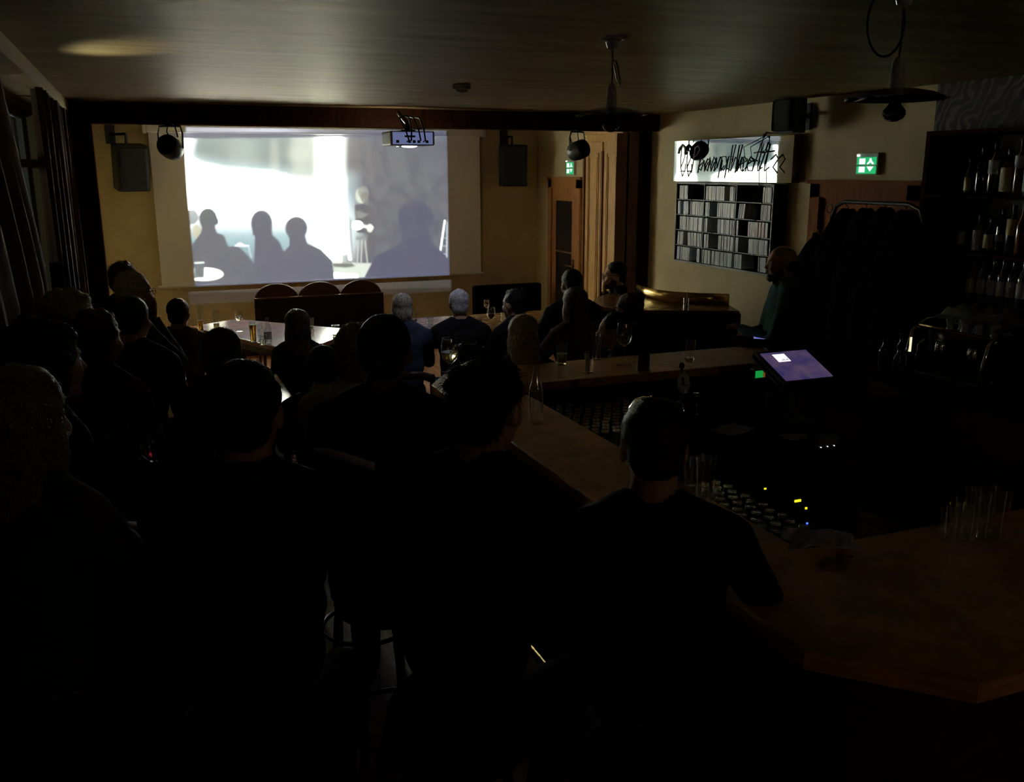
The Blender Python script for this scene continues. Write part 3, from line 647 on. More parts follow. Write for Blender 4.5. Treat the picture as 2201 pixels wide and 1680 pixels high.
table('table', 'long pale wooden table with a red wine glass in front of the far corner bench', [(2.12, 7.75), (4.05, 7.75), (4.05, 8.97), (2.12, 8.97)], 'tablewood', legs=[(2.25, 7.9), (3.9, 7.9), (2.25, 8.8), (3.9, 8.8)])
table('table', 'wooden table behind the middle of the bar counter', [(1.95, 5.62), (3.05, 5.62), (3.05, 6.22), (1.95, 6.22)], 'tablewood', legs=[(2.05, 5.7), (2.95, 5.7), (2.05, 6.1), (2.95, 6.1)])
table('bar_table', 'small dark high table with wine glasses at the left foreground', [(-.20, 2.95), (.16, 2.95), (.16, 3.90), (-.20, 3.90)], 'darkwood', z=1.05, legs=[(-.14, 3.05), (.10, 3.05), (-.14, 3.80), (.10, 3.80)])
# curved standing counter with brass lip near the pine cupboard
t = thing('curved_counter', 'rounded standing counter with a curved brass lip by the right wall', 'counter')
cp_px = [(1276, 645), (1284, 637), (1305, 631), (1340, 629), (1375, 634), (1420, 644), (1480, 650), (1568, 655), (1590, 668), (1480, 667), (1372, 666), (1330, 665), (1295, 658), (1279, 651)]
pts = [(min(p.x, 4.93), p.y) for p in (at(2, 1.10, a, c) for a, c in cp_px)]
plate('counter_top', pts, 1.06, 1.10, 'tablewood', None, None, t, .006)
cx = sum(p[0] for p in pts)/len(pts); cyy = sum(p[1] for p in pts)/len(pts)
MB().prism([(cx+(p[0]-cx)*.95, cyy+(p[1]-cyy)*.95) for p in pts], 0, 1.06).build('dark_body', 'black', t)
br = [(1366, 632), (1385, 639), (1410, 645), (1450, 650), (1500, 653), (1567, 655)]; bb = [at(2, 1.102, a, c) for a, c in br]
vs = [(min(p.x, 4.92), p.y, 1.10) for p in bb]+[(min(p.x, 4.92), p.y, 1.195) for p in bb]; n = len(bb)
o = mesh_obj('brass_lip', vs, [(i, i+1, n+i+1, n+i) for i in range(n-1)], MT['brass'], t, True); md = o.modifiers.new('thick', 'SOLIDIFY'); md.thickness = .006
t2 = thing('counter_screen', 'low black partition in front of the curved brass counter', 'partition')
q = [at(2, 1.10, 1372, 668), at(2, 1.10, 1590, 671)]
d = (q[1]-q[0]); d.z = 0; L = d.length; d.normalize(); nrm = Vector((d.y, -d.x, 0))*.08
P4 = [(q[0].x, q[0].y), (q[1].x, q[1].y), (q[1].x+nrm.x, q[1].y+nrm.y), (q[0].x+nrm.x, q[0].y+nrm.y)]
MB().prism(P4, 0, 1.07).build('panel', 'black', t2); MB().prism(P4, 1.07, 1.095).build('top_rail', 'darkwood', t2)

# ------------------------------------------------ glassware (every kind built once, then copied with its parts)
def lath(name, prof, m, par, seg=20): return MB().lathe(prof, (0, 0, 0), seg).build(name, m, par, True)
def wall(pr, th=.0016): 
    inner = [(max(r-th, 0), z+(th*2 if i == 0 else 0)) for i, (r, z) in enumerate(pr)]
    return [(0, pr[0][1])]+pr+inner[::-1]+[(0, inner[0][1])]
def beer_glass(label, loc, fill=.5, h=.19, m='beer'):
    t = thing('beer_glass', label, 'glass', loc)
    lath('glass_body', wall([(.026, 0), (.027, h*.1), (.030, h*.55), (.036, h)]), 'glass', t)
    if fill: lath('drink', [(0, .006), (.0245, .006), (.0245+.003*fill, h*fill*.6), (.0265+.006*fill, h*fill), (0, h*fill)], m, t)
    return t
def tumbler(label, loc, fill=0, h=.11, r=.034, m='whitewine', name='tumbler'):
    t = thing(name, label, 'glass', loc)
    lath('glass_body', wall([(r*.8, 0), (r*.85, h*.2), (r*.95, h*.7), (r, h)]), 'glass', t)
    if fill: lath('drink', [(0, .006), (r*.78, .006), (r*.9, h*fill), (0, h*fill)], m, t)
    return t
def wine_glass(label, loc, fill=0, m='redwine', s=1.0):
    t = thing('wine_glass', label, 'glass', loc); t.scale = (s, s, s)
    lath('foot', [(0, 0), (.034, 0), (.034, .002), (.01, .006), (.005, .012), (0, .012)], 'glass', t)
    lath('stem', [(0, .008), (.0045, .012), (.0035, .05), (.004, .085), (.008, .092), (0, .094)], 'glass', t, 12)
    lath('bowl', [(0, .090), (.012, .093), (.030, .112), (.038, .138), (.037, .165), (.031, .20), (.030, .20), (.0355, .165), (.0365, .138), (.0285, .113), (.011, .095), (0, .092)], 'glass', t)
    if fill: lath('wine', [(0, .094), (.011, .096), (.028, .114), (.0355, .135), (.036, .142), (0, .142)], m, t)
    return t
def water_bottle(label, loc, h=.24, s=1.0, m='glass', lab=True):
    t = thing('water_bottle', label, 'bottle', loc); t.scale = (s, s, s)
    lath('bottle_body', wall([(.030, 0), (.033, .01), (.033, h*.52), (.028, h*.64), (.015, h*.82), (.0125, h*.93), (.0145, h*.95), (.0145, h*.985)]), m, t)
    lath('water', [(0, .006), (.029, .006), (.031, .012), (.031, h*.35), (0, h*.35)], 'glass', t)
    if lab: lath('bottle_label', [(.0334, h*.18), (.0337, h*.18), (.0337, h*.42), (.0334, h*.42)], mat('faint_label', (.45, .48, .5), .5), t)
    return t
def on_t(px, py, z=.75): p = at(2, z, px, py); return (p.x, p.y, z)
beer_glass('tall beer glass at the left end of the reddish table', on_t(432, 711), .42, .24)
beer_glass('second glass from the left on the reddish table, pale drink', on_t(466, 708), .3, .19, 'whitewine')
wine_glass('wine glass of white wine standing alone on the reddish table', on_t(515, 712), 1, 'whitewine')
beer_glass('full beer glass at the front edge of the reddish table', on_t(545, 734), .82, .185)
tumbler('empty tumbler right of the full beer glass on the reddish table', on_t(561, 728), 0, .15)
tumbler('small water tumbler at the front corner of the reddish table', on_t(566, 741), .4, .09, .032, 'whitewine')
water_bottle('small clear water bottle on the reddish table beside the long-haired woman', on_t(577, 738), .23)
tumbler('small tumbler just right of the long dark hair on the reddish table', on_t(668, 708), .3)
tumbler('square-looking empty tumbler at the right end of the reddish table', on_t(722, 722), .2, .10, .036)
wine_glass('red wine glass on the long pale table', on_t(1056, 708), 1, 'redwine', 1.05)
tumbler('water tumbler left of the red wine glass on the long table', on_t(1031, 712), .3, .14)
tumbler('tumbler right of the red wine glass beside the dark-haired woman', on_t(1084, 700), .3, .13)
wine_glass('slim wine glass at the back of the long table before the bench', on_t(1046, 677), 0, 's', .8)
tumbler('empty tumbler at the left end of the long table', on_t(925, 706), 0, .12)
tumbler('low tumbler between the two grey heads on the long table', on_t(890, 694), .4, .1)
beer_glass('tall nearly empty beer glass on the table with the candle', on_t(394, 884), .30, .25)
# candle in a holder
t = thing('candle_holder', 'little glowing candle lantern next to the tall glass', 'candle', on_t(411, 864))
lath('candle_body', [(0, 0), (.020, 0), (.011, .040), (0, .040)], emis('candle_glow', (1, .93, .85), 1.6), t, 4)
lath('base', [(0, 0), (.028, 0), (.028, -.0), (.028, .003), (0, .003)], 'darksteel', t)
# on the bar
wine_glass('large glass of white wine on the bar corner in front of the dark heads', on_t(968, 826, BT), 1, 'whitewine', 1.25)
tumbler('tumbler with a green drink on the bar corner', on_t(988, 824, BT), .85, .085, .038, 'greenglass')
tumbler('empty tumbler right of the green drink on the bar corner', on_t(1010, 817, BT), 0, .10, .037)
water_bottle('clear glass water bottle standing on the near side of the bar', on_t(1152, 908, BT), .26, 1.0, 'glass', False)
tumbler('tumbler at the far edge of the bar left of the card holders', on_t(1207, 783, BT), .5, .13, .036)
beer_glass('slim glass on the bar just before the woman seen in profile', on_t(1282, 772, BT), 0, .16)
wine_glass('large empty wine glass on the bar between the two card holders', on_t(1340, 785, BT), 0, 's', 1.25)
tumbler('lone water tumbler toward the right end of the bar', on_t(1482, 777, BT), .2, .13, .034)
beer_glass('tall empty glass on the near bar right of the closest head', on_t(1488, 1090, BT), 0, .17)
beer_glass('second tall empty glass on the near bar, behind the first', on_t(1514, 1083, BT), 0, .17)
def card_holder(label, loc, w, h, m, rz):
    t = thing('card_holder', label, 'card holder', loc, rz)
    MB().box(-w/2, w/2, -.006, .006, 0, h, .003).build('sleeve', 'glass', t); MB().box(-w/2+.004, w/2-.004, -.002, .002, .004, h-.01).build('card', m, t)
    MB().box(-w/2, w/2, -.03, .03, 0, .006, .002).build('foot', 'glass', t)
card_holder('narrow upright menu holder on the bar left of the large wine glass', on_t(1262, 800, BT), .045, .12, 'paper', R(25))
card_holder('brown rounded menu holder on the bar right of the large wine glass', on_t(1383, 794, BT), .075, .10, mat('brown_card', (.12, .05, .03), .5), R(-20))
# two glasses at the right of the near bar
for i, (px, py, h) in enumerate(((2040, 1160, .10), (2075, 1158, .11), (2108, 1152, .15), (2140, 1150, .155), (2060, 1138, .10), (2092, 1128, .12))):
    tumbler(('leftmost low tumbler of the glass cluster at the far right of the near bar', 'second low tumbler of the glass cluster at the far right of the near bar', 'taller glass in the right-hand glass cluster on the near bar', 'tallest rightmost glass of the cluster on the near bar', 'low tumbler at the back left of the right-hand glass cluster', 'tumbler at the back middle of the right-hand glass cluster')[i], on_t(px, py, BT), 0, h, .034)
# small metal dish and caps on the near bar corner
t = thing('bottle_opener', 'small shiny metal bottle opener on the near corner of the bar', 'opener', on_t(1790, 1212, BT), R(15))
MB().tube([(-.045, 0, .004), (0, .0, .006), (.02, .01, .006), (.03, 0, .006), (.02, -.01, .006), (0, 0, .006)], .004, 6).build('handle', 'chrome', t, True)
t = thing('spoon', 'shiny spoon lying on the near bar corner beside the opener', 'spoon', on_t(1822, 1206, BT), R(40))
MB().tube([(-.07, 0, .004), (.0, 0, .004)], .003, 6).build('handle', 'chrome', t, True); MB().lathe([(0, .001), (.014, .004), (.016, .007), (.013, .006), (0, .003)], (.02, 0, 0), 16, None, 1.3, .9).build('bowl', 'chrome', t, True)
t = thing('bar_towel', 'crumpled pale bar towel on the inner edge of the near bar', 'towel', on_t(1760, 1172, BT), R(-25))
def cloth(name, m, par, w, d, amp, seed, n=22, th=.004, droop=0, z0=.0):
    r_ = np.random.default_rng(seed); ph = r_.random((6, 3))*6
    vs, fs = [], []
    for j in range(n+1):
        for i in range(n+1):
            x, y = (i/n-.5)*w, (j/n-.5)*d; z = z0
            for k in range(6): z += amp/6*(1+math.sin((x*math.cos(ph[k, 0])+y*math.sin(ph[k, 0]))*(22+k*13)+ph[k, 1]))
            e = max(abs(i/n-.5), abs(j/n-.5))*2; z -= droop*max(0, e-.55)**1.3
            vs.append((x*(1-.08*math.sin(9*y/d+seed)), y*(1-.08*math.sin(7*x/w+seed)), z))
    for j in range(n):
        for i in range(n): q = j*(n+1)+i; fs.append((q, q+1, q+n+2, q+n+1))
    o = mesh_obj(name, vs, fs, MT[m] if isinstance(m, str) else m, par, True); md = o.modifiers.new('t', 'SOLIDIFY'); md.thickness = th; return o
cloth('cloth', mat('pale_towel', (.45, .4, .42), .95, spec=.1, bump=.3, bscale=200), t, .20, .14, .02, 3, z0=.004)
# left foreground high table
wine_glass('large red wine glass on the small high table at the left', on_t(338, 1060, 1.05), 1, 'redwine', 1.35)
tumbler('wide round tumbler right of the wine glass on the high table', on_t(376, 1085, 1.05), .25, .10, .045)
wine_glass('wine glass half hidden behind the curly-haired woman on the high table', on_t(262, 1030, 1.05), 1, 'redwine', 1.25)
tumbler('low bowl-shaped glass nearest the camera on the high table', on_t(345, 1128, 1.05), 0, .06, .045)
t = thing('phone', 'dark phone lying on the small high table at the left', 'phone', on_t(290, 1128, 1.05), R(30))
MB().box(-.035, .035, -.07, .07, 0, .009, .003).build('body', 'blackgloss', t); MB().box(-.03, .03, -.065, .065, .009, .0095).build('display', 'blackgloss', t)
t = thing('glass_tumbler', 'thin straw glass on the curved counter against the wall', 'glass', on_t(1474, 664, 1.10))
lath('glass_body', wall([(.022, 0), (.024, .09)]), 'glass', t); MB().tube([(0, 0, .006), (.008, 0, .15)], .003, 6).build('straw', 'whiteplastic', t)

# ------------------------------------------------ rinsed glasses upside down on the work surface
gk = thing('rinsed_glass', 'upturned rinsed glass in the large array beside the bar corner', 'glass', (0, 0, 0), 0, 'rinsed glasses on the large drip mat')
lath('glass_body', [(.026, 0), (.024, .04), (.021, .085), (.019, .092), (0, .092), (0, .086), (.017, .086), (.0225, .04), (.0245, 0)], 'glass', gk, 14)
lath('thick_base', [(0, .0915), (.018, .0915), (.0200, .0935), (.0185, .0975), (.015, .099), (.012, .0975), (0, .0965)], 'thickglass', gk, 14)
first = True
for j in range(12):
    for i in range(12):
        x = 1.82+i*.057+(j % 2)*.028; y = 4.30-j*.052
        if x > 2.43 or y < 3.76+random.uniform(0, .02): continue
        x += random.uniform(-.004, .004); y += random.uniform(-.004, .004)
        if first: gk.location = (x, y, .888); first = False; continue
        dup(gk, (x, y, .888), random.uniform(0, 3))
for j in range(10):
    for i in range(5):
        x = 1.82+i*.06+(j % 2)*.02; y = 2.95-j*.057
        if x > 2.08: continue
        dup(gk, (x+random.uniform(-.004, .004), y, .888), random.uniform(0, 3), 'upturned rinsed glass in the small array beside the nearest head', 'rinsed glasses on the small drip mat')
# beer tower with domed chrome top and tap badge
t = thing('beer_tower', 'domed chrome beer tower with an oval white tap badge', 'beer tap', (2.06, 3.50, .88))
MB().lathe([(0, 0), (.06, 0), (.06, .01), (.045, .02), (.045, .20), (.075, .215), (.098, .235), (.100, .25), (.092, .285), (.066, .315), (.03, .33), (0, .333)], (0, 0, 0), 40).build('domed_column', 'chrome', t, True)
MB().tube([(.06, -.02, .29), (.12, -.05, .30), (.135, -.06, .30)], .010, 10).tube([(.135, -.06, .30), (.138, -.075, .26), (.138, -.078, .20)], .008, 10).build('tap_spout', 'chrome', t, True)
MB().tube([(.135, -.06, .30), (.14, -.055, .34)], .009, 10).lathe([(0, 0), (.012, .003), (.014, .015), (.009, .026), (0, .028)], (.145, -.03, .455), 14).tube([(.14, -.05, .34), (.145, -.03, .46)], .006).build('tap_handle', 'black', t, True)
bd = MB().lathe([(0, -.006), (.9, -.006), (1, -.003), (1, .003), (.9, .006), (0, .006)], (0, 0, 0), 32, Matrix.Diagonal((.028, .052, 1))).build('oval_badge', mat('badge_white', (.8, .8, .82), .3, coat=.8), t, True)
bd.location = (.143, -.055, .395); bd.rotation_euler = (R(62), 0, R(-20))
bm_ = MB().lathe([(0, 0), (1, 0), (1, .001), (0, .001)], (-.004, .012, .0055), 14, Matrix.Diagonal((.007, .013, 1))).box(-.018, -.004, -.008, -.002, .0055, .007).box(.0, .016, -.016, -.011, .0055, .007).box(-.006, .002, -.014, .004, .0055, .007).build('badge_print', 'black', bd)
# cabinet with electronics, papers and the touch screen till
t = thing('equipment_cabinet', 'dark wooden cabinet with stacked audio equipment inside the bar', 'cabinet', (2.86, 3.80, 0))
MB().box(-.36, .36, -.40, .42, .84, .88, .004).build('top', 'darkwood', t)
MB().box(-.36, -.34, -.40, .42, 0, .84).build('side_panel', 'darkwood', t); MB().box(.34, .36, -.40, .42, 0, .84).build('side_panel', 'darkwood', t)
MB().box(-.34, .34, .40, .42, 0, .84).build('back_panel', 'darkwood', t)
MB().box(-.34, .34, -.41, -.39, .755, .84).build('drawer', 'mahogany', t)
for z in (.28, .52): MB().box(-.34, .34, -.39, .40, z, z+.015).build('shelf', 'darkwood', t)
def on_f(px, py): return at(1, 3.392, px, py)
def amp(name, label, z, h, leds):
    t = thing(name, label, 'amplifier', (2.86, 3.60, z))
    MB().box(-.24, .24, -.19, .18, .006, h, .004).build('case', 'black', t)
    MB().box(-.24, .24, -.195, -.19, .01, h-.004).build('front_plate', 'blackgloss', t)
    for x in (.12, .18): MB().lathe([(0, 0), (.018, 0), (.018, .02), (0, .02)], (x, -.195, h*.5), 16, Matrix.Rotation(R(90), 3, 'X')).build('knob', 'darksteel', t)
    for (px, py, w_, h_, c) in leds:
        p = at(1, 3.402, px, py)-t.location
        MB().box(p.x-w_/2, p.x+w_/2, -.2, -.195, p.z-h_/2, p.z+h_/2).build('led', c, t)
YL = emis('led_yellow', (1, .85, .02), 1.3); BL = emis('led_blue', (.06, .12, 1), 3); PW = emis('led_pale', (1, .95, .8), 1.2)
amp('amplifier', 'upper audio amplifier in the bar cabinet with a tiny yellow light', .535, .20, [(1645, 1050, .010, .007, YL)])
amp('amplifier', 'lower audio amplifier in the bar cabinet with yellow and blue lights', .295, .215, [(1715, 1076, .036, .011, YL), (1733, 1092, .010, .010, YL), (1735, 1125, .008, .010, BL)])
t = thing('card_terminal', 'small box with a pale label and three tiny lights on the bar cabinet', 'device', (3.02, 3.46, .88))
MB().box(-.07, .07, -.04, .03, 0, .06, .005).build('case', 'black', t); MB().box(-.06, .06, -.046, -.04, .025, .057).build('pale_label', mat('grey_label', (.3, .28, .32), .6), t)
for x in (-.04, 0, .04): MB().box(x-.002, x+.002, -.046, -.04, .008, .012).build('led', PW, t)
t = thing('paper_sheet', 'white paper sheet lying beside the till inside the bar', 'paper', (2.78, 3.86, .882), R(20))
cloth('sheet', 'paper', t, .21, .15, .006, 5, 8, .001)
t = thing('paper_sheet', 'second white paper sheet under the till', 'paper', (3.0, 3.62, .882), R(-8)); cloth('sheet', 'paper', t, .15, .10, .005, 6, 8, .001)
t = thing('touch_screen_till', 'tilted touch screen till glowing purple at the right end of the bar', 'till', (3.18, 3.885, .88))
rot = Matrix.Rotation(R(23.5), 3, 'X')
def tb(x0, x1, y0, y1, z0, z1, name, m, bev=0):
    o = MB().box(x0, x1, y0, y1, z0, z1, bev).build(name, m, t); o.location = (0, 0, .315); o.rotation_euler = (R(23.5), 0, 0); return o
tb(-.178, .178, -.150, .150, -.045, -.004, 'housing', 'black', .01)
tb(-.178, -.172, -.150, .150, -.045, 0, 'side_trim', mat('grey_trim', (.14, .13, .13), .35)); tb(.172, .178, -.150, .150, -.045, 0, 'side_trim', 'darksteel')
def tillmat():
    m = bpy.data.materials.new('till_display'); m.use_nodes = True; q = m.node_tree; q.nodes.clear()
    co = q.nodes.new('ShaderNodeTexCoord'); n = q.nodes.new('ShaderNodeTexNoise'); n.inputs['Scale'].default_value = 9; r_ = q.nodes.new('ShaderNodeValToRGB')
    r_.color_ramp.elements[0].color = (.045, .035, .13, 1); r_.color_ramp.elements[1].color = (.12, .075, .14, 1); r_.color_ramp.elements[0].position = .35; r_.color_ramp.elements[1].position = .7
    e = q.nodes.new('ShaderNodeEmission'); e.inputs[1].default_value = .75; o = q.nodes.new('ShaderNodeOutputMaterial')
    q.links.new(co.outputs['Object'], n.inputs[0]); q.links.new(n.outputs[0], r_.inputs[0]); q.links.new(r_.outputs[0], e.inputs[0]); q.links.new(e.outputs[0], o.inputs[0]); return m
tb(-.150, .150, -.125, .125, -.004, .000, 'display', tillmat())
win = tb(-.088, -.010, .035, .105, .000, .0008, 'dialog_window', emis('till_white', (1, .97, 1), 1.2))
b = MB()
for i, x in enumerate((-.06, -.052, -.044, -.036, -.028, -.02)): b.box(x-.0018, x+.0018, .045, .045+.006+.004*(i % 3), .0008, .0014)
b.build('key_marks', 'black', win)
MB().box(-.10, .10, -.09, .09, 0, .02, .005).tube([(0, .04, .02), (0, .05, .27)], .03).build('stand', 'black', t)
pd = at(1, 4.20, 1632, 804)
t = thing('price_display', 'small green glowing display left of the till under the bar counter', 'display', (pd.x+.02, 4.222, pd.z-.11))
MB().tube([(0, 0, .88-(pd.z-.11)), (0, 0, .01)], .012).build('stand', 'black', t)
MB().box(-.05, .05, -.02, .03, 0, .14, .005).build('case', 'black', t)
MB().box(-.045, .005, -.024, -.02, .09, .13).build('green_display', emis('display_green', (.01, .35, .06), .8), t); MB().box(.005, .02, -.024, -.02, .09, .13).build('amber_display', emis('display_amber', (.16, .07, .01), .8), t)

# small bottles and syrups standing on the worktop behind the tower
def bottle(name, label, loc, h, r, body, labelcol, lz=(.15, .45), cap='black', group=None, lw=1.0):
    t = thing(name, label, 'bottle', loc, random.uniform(-.3, .3), group)
    lath('bottle_body', [(0, 0), (r*.95, 0), (r, .006), (r, h*.58), (r*.86, h*.66), (r*.38, h*.78), (r*.34, h*.93), (0, h*.93)], body, t, 18)
    lath('cap', [(0, h*.90), (r*.40, h*.90), (r*.40, h), (0, h)], cap, t, 14)
    if labelcol: lath('bottle_label', [(r*1.01, h*lz[0]), (r*1.02, h*lz[0]), (r*1.02, h*lz[1]), (r*1.01, h*lz[1])], labelcol, t, 18)
    return t
LC = {k: mat('label_'+k, c, .55) for k, c in dict(white=(.55, .57, .58), cream=(.55, .47, .28), yellow=(.55, .5, .2), grey=(.3, .32, .34), dark=(.08, .08, .09)).items()}
BGL = {k: mat('bottle_'+k, c, .06, spec=.7, coat=.5) for k, c in dict(green=(.02, .04, .015), brown=(.06, .022, .008), clear=(.10, .11, .12), black=(.012, .012, .014), amber=(.16, .06, .015)).items()}
for i, (x, y, h, lb) in enumerate(((2.30, 3.62, .24, 'dark syrup bottle right behind the chrome beer tower'), (2.40, 3.66, .20, 'short dark bottle right of the beer tower'), (2.44, 3.58, .27, 'tall dark bottle standing on the worktop right of the beer tower'))):
    bottle('syrup_bottle', lb, (x, y-.0+.12, .88), h, .032, BGL['black'], None, cap='chrome')

# ------------------------------------------------ back bar
bc = thing('back_counter', 'dark service counter along the patterned right wall', 'counter')
MB().box(4.33, 4.94, .4, 4.66, .90, .94, .006).build('counter_top', 'darkwood', bc); MB().box(4.38, 4.94, .42, 4.63, 0, .90).build('body', 'darkwood', bc)
for i in range(7): MB().box(4.36, 4.38, .46+i*.59, .46+i*.59+.56, .08, .86, .004).build('door', 'mahogany', bc)
sh = thing('bottle_shelf', 'black wall shelf of three levels filled with spirit bottles', 'shelf', (4.95, 0, 0))
Z1, Z2, Z3 = at(0, 4.80, 2120, 420).z, at(0, 4.80, 2120, 543).z, at(0, 4.80, 2130, 655).z
MB().box(-.26, 0, 4.61, 4.64, 1.22, 2.41).build('side_panel', 'darkwood', sh); MB().box(-.26, 0, 3.38, 3.41, 1.22, 2.41).build('side_panel', 'darkwood', sh)
MB().box(-.26, 0, 3.38, 4.64, 2.41, 2.44).build('top_panel', 'darkwood', sh); MB().box(-.01, 0, 3.41, 4.61, 1.22, 2.41).build('back_panel', 'black', sh)
for z in (Z1, Z2, Z3): MB().box(-.26, -.01, 3.41, 4.61, z-.02, z-.001).build('shelf_board', 'darkwood', sh)
rows = [
 (Z1, 420, [(2080, 342, .030, 'green', 'yellow', (.12, .5), 'short yellow-labelled bottle, leftmost on the top bottle shelf'), (2105, 318, .034, 'black', None, 0, 'unlabelled dark bottle, second from the left on the top bottle shelf'), (2132, 308, .036, 'brown', 'white', (.42, .68), 'bottle with a pale label high on it on the top bottle shelf'), (2163, 322, .045, 'brown', 'cream', (.1, .62), 'stout bottle with a large cream label on the top bottle shelf'), (2187, 300, .034, 'amber', 'white', (.5, .72), 'amber bottle with a white shoulder label on the top bottle shelf'), (2209, 310, .034, 'clear', 'white', (.1, .5), 'pale-labelled bottle cut by the right picture edge on the top shelf')]),
 (Z2, 543, [(2064, 466, .028, 'black', 'white', (.2, .56), 'small bottle with a narrow white label, leftmost on the middle bottle shelf'), (2100, 462, .036, 'clear', 'white', (.05, .6), 'bottle with a tall white label on the middle bottle shelf'), (2126, 470, .042, 'black', 'cream', (.15, .55), 'round-bellied bottle with a pale label on the middle bottle shelf'), (2148, 446, .034, 'black', 'grey', (.28, .42), 'dark bottle with a thin label band on the middle bottle shelf'), (2171, 440, .036, 'clear', 'yellow', (.4, .72), 'bottle with a yellowish label on the middle bottle shelf'), (2192, 440, .036, 'amber', None, 0, 'reddish bottle near the right edge of the middle bottle shelf')]),
 (Z3, 655, [(2085, 548, .036, 'clear', 'cream', (.22, .52), 'first from the left of the matching pale-labelled bottles on the lowest shelf'), (2107, 548, .036, 'clear', 'white', (.22, .52), 'second from the left of the matching bottles on the lowest shelf'), (2129, 550, .036, 'clear', 'white', (.22, .52), 'third from the left of the matching bottles on the lowest shelf'), (2150, 552, .036, 'clear', 'white', (.22, .52), 'fourth from the left of the matching bottles on the lowest shelf'), (2172, 553, .036, 'clear', 'white', (.22, .52), 'fifth from the left of the matching bottles on the lowest shelf'), (2194, 555, .036, 'clear', 'white', (.22, .52), 'last matching bottle at the right picture edge on the lowest shelf')])]
for z, yb, items in rows:
    for (px, pt, r_, g, lc, lz, lb) in items:
        p = at(0, 4.80, px, yb); h = at(0, 4.80, px, pt).z-z
        bottle('spirit_bottle', lb, (4.80, p.y, z), max(.2, h), r_, BGL[g], LC[lc] if lc else None, lz or (.1, .5))
# coffee machine
t = thing('coffee_machine', 'chrome espresso machine on the back counter with curved side rails', 'coffee machine', (4.42, 4.00, .94))
MB().box(.05, .42, -.26, .26, .03, .32, .03).build('body', 'blackgloss', t)
MB().box(-.03, .38, -.28, .28, .32, .345, .01).build('cup_tray', 'chrome', t)
MB().box(-.06, .1, -.25, .25, .03, .06, .005).build('drip_tray', 'steel', t)
for y in (-.28, .28): MB().tube([(-.08, y, 0), (-.09, y, .14), (-.05, y, .30), (.04, y, .37), (.30, y, .39), (.42, y, .36)], .011, 10).build('side_rail', 'chrome', t, True)
for y in (-.12, .12): MB().lathe([(0, 0), (.035, 0), (.035, .05), (.028, .07), (0, .07)], (.02, y, .18), 20).tube([(.0, y, .19), (-.11, y, .17)], .012).build('group_head', 'chrome', t, True)
MB().tube([(.0, .22, .26), (-.05, .23, .22), (-.06, .23, .08)], .005, 8).build('steam_wand', 'chrome', t, True)
MB().box(-.075, -.065, .262, .272, .17, .26).build('light_tube', emis('machine_light', (1, .93, .6), .9), t)
for y in (-.22, .22):
    for x in (.0, .36): MB().lathe([(0, 0), (.018, 0), (.02, .03), (0, .03)], (x, y, 0), 12).build('foot', 'black', t)
cup = thing('coffee_cup', 'stacked white cup on the espresso machine under the cloth', 'cup', (4.50, 3.80, 1.2855), 0, 'cups on the espresso machine')
lath('cup_body', [(0, 0), (.022, 0), (.036, .05), (.040, .06), (.037, .06), (.033, .05), (.02, .005), (0, .005)], 'porcelain', cup)
MB().tube([(.036, 0, .05), (.055, 0, .045), (.055, 0, .025), (.03, 0, .018)], .004, 6).build('handle', 'porcelain', cup, True)
for i in range(1, 8): dup(cup, (4.50+(i % 2)*.10, 3.80+(i//2)*.105, 1.2855), random.uniform(0, 6))
t = thing('dish_cloth', 'pale cloth thrown over the cups on the espresso machine', 'cloth', (4.56, 3.93, 1.352), R(10))
cloth('cloth', mat('dish_cloth', (.28, .30, .24), .95, spec=.1, bump=.3, bscale=150), t, .30, .46, .05, 12, 26, .004, .14)
bottle('milk_jug', 'dark bottle standing behind the cloth below the bottle shelf', (4.78, 4.36, .94), .50, .035, BGL['black'], LC['dark'])
for i, (y, x, h, g, lc, lb) in enumerate(((4.47, 4.48, .24, 'black', 'white', 'small white-labelled bottle left of the espresso machine'), (4.40, 4.40, .17, 'clear', None, 'low clear jar left of the espresso machine'), (4.55, 4.42, .20, 'clear', None, 'clear jar at the left end of the back counter'), (4.50, 4.60, .30, 'black', None, 'tall dark pepper mill at the left end of the back counter'))):
    bottle('condiment_bottle', lb, (x, y, .94), h, .034, BGL[g], LC[lc] if lc else None)
t = thing('napkin_box', 'steel napkin box on the back counter at the right picture edge', 'napkin box', (4.50, 2.55, .94), R(10))
MB().box(-.08, .08, -.06, .06, 0, .12, .008).build('case', 'steel', t); MB().box(-.05, .05, -.062, -.06, .02, .09).build('napkins', 'paper', t)

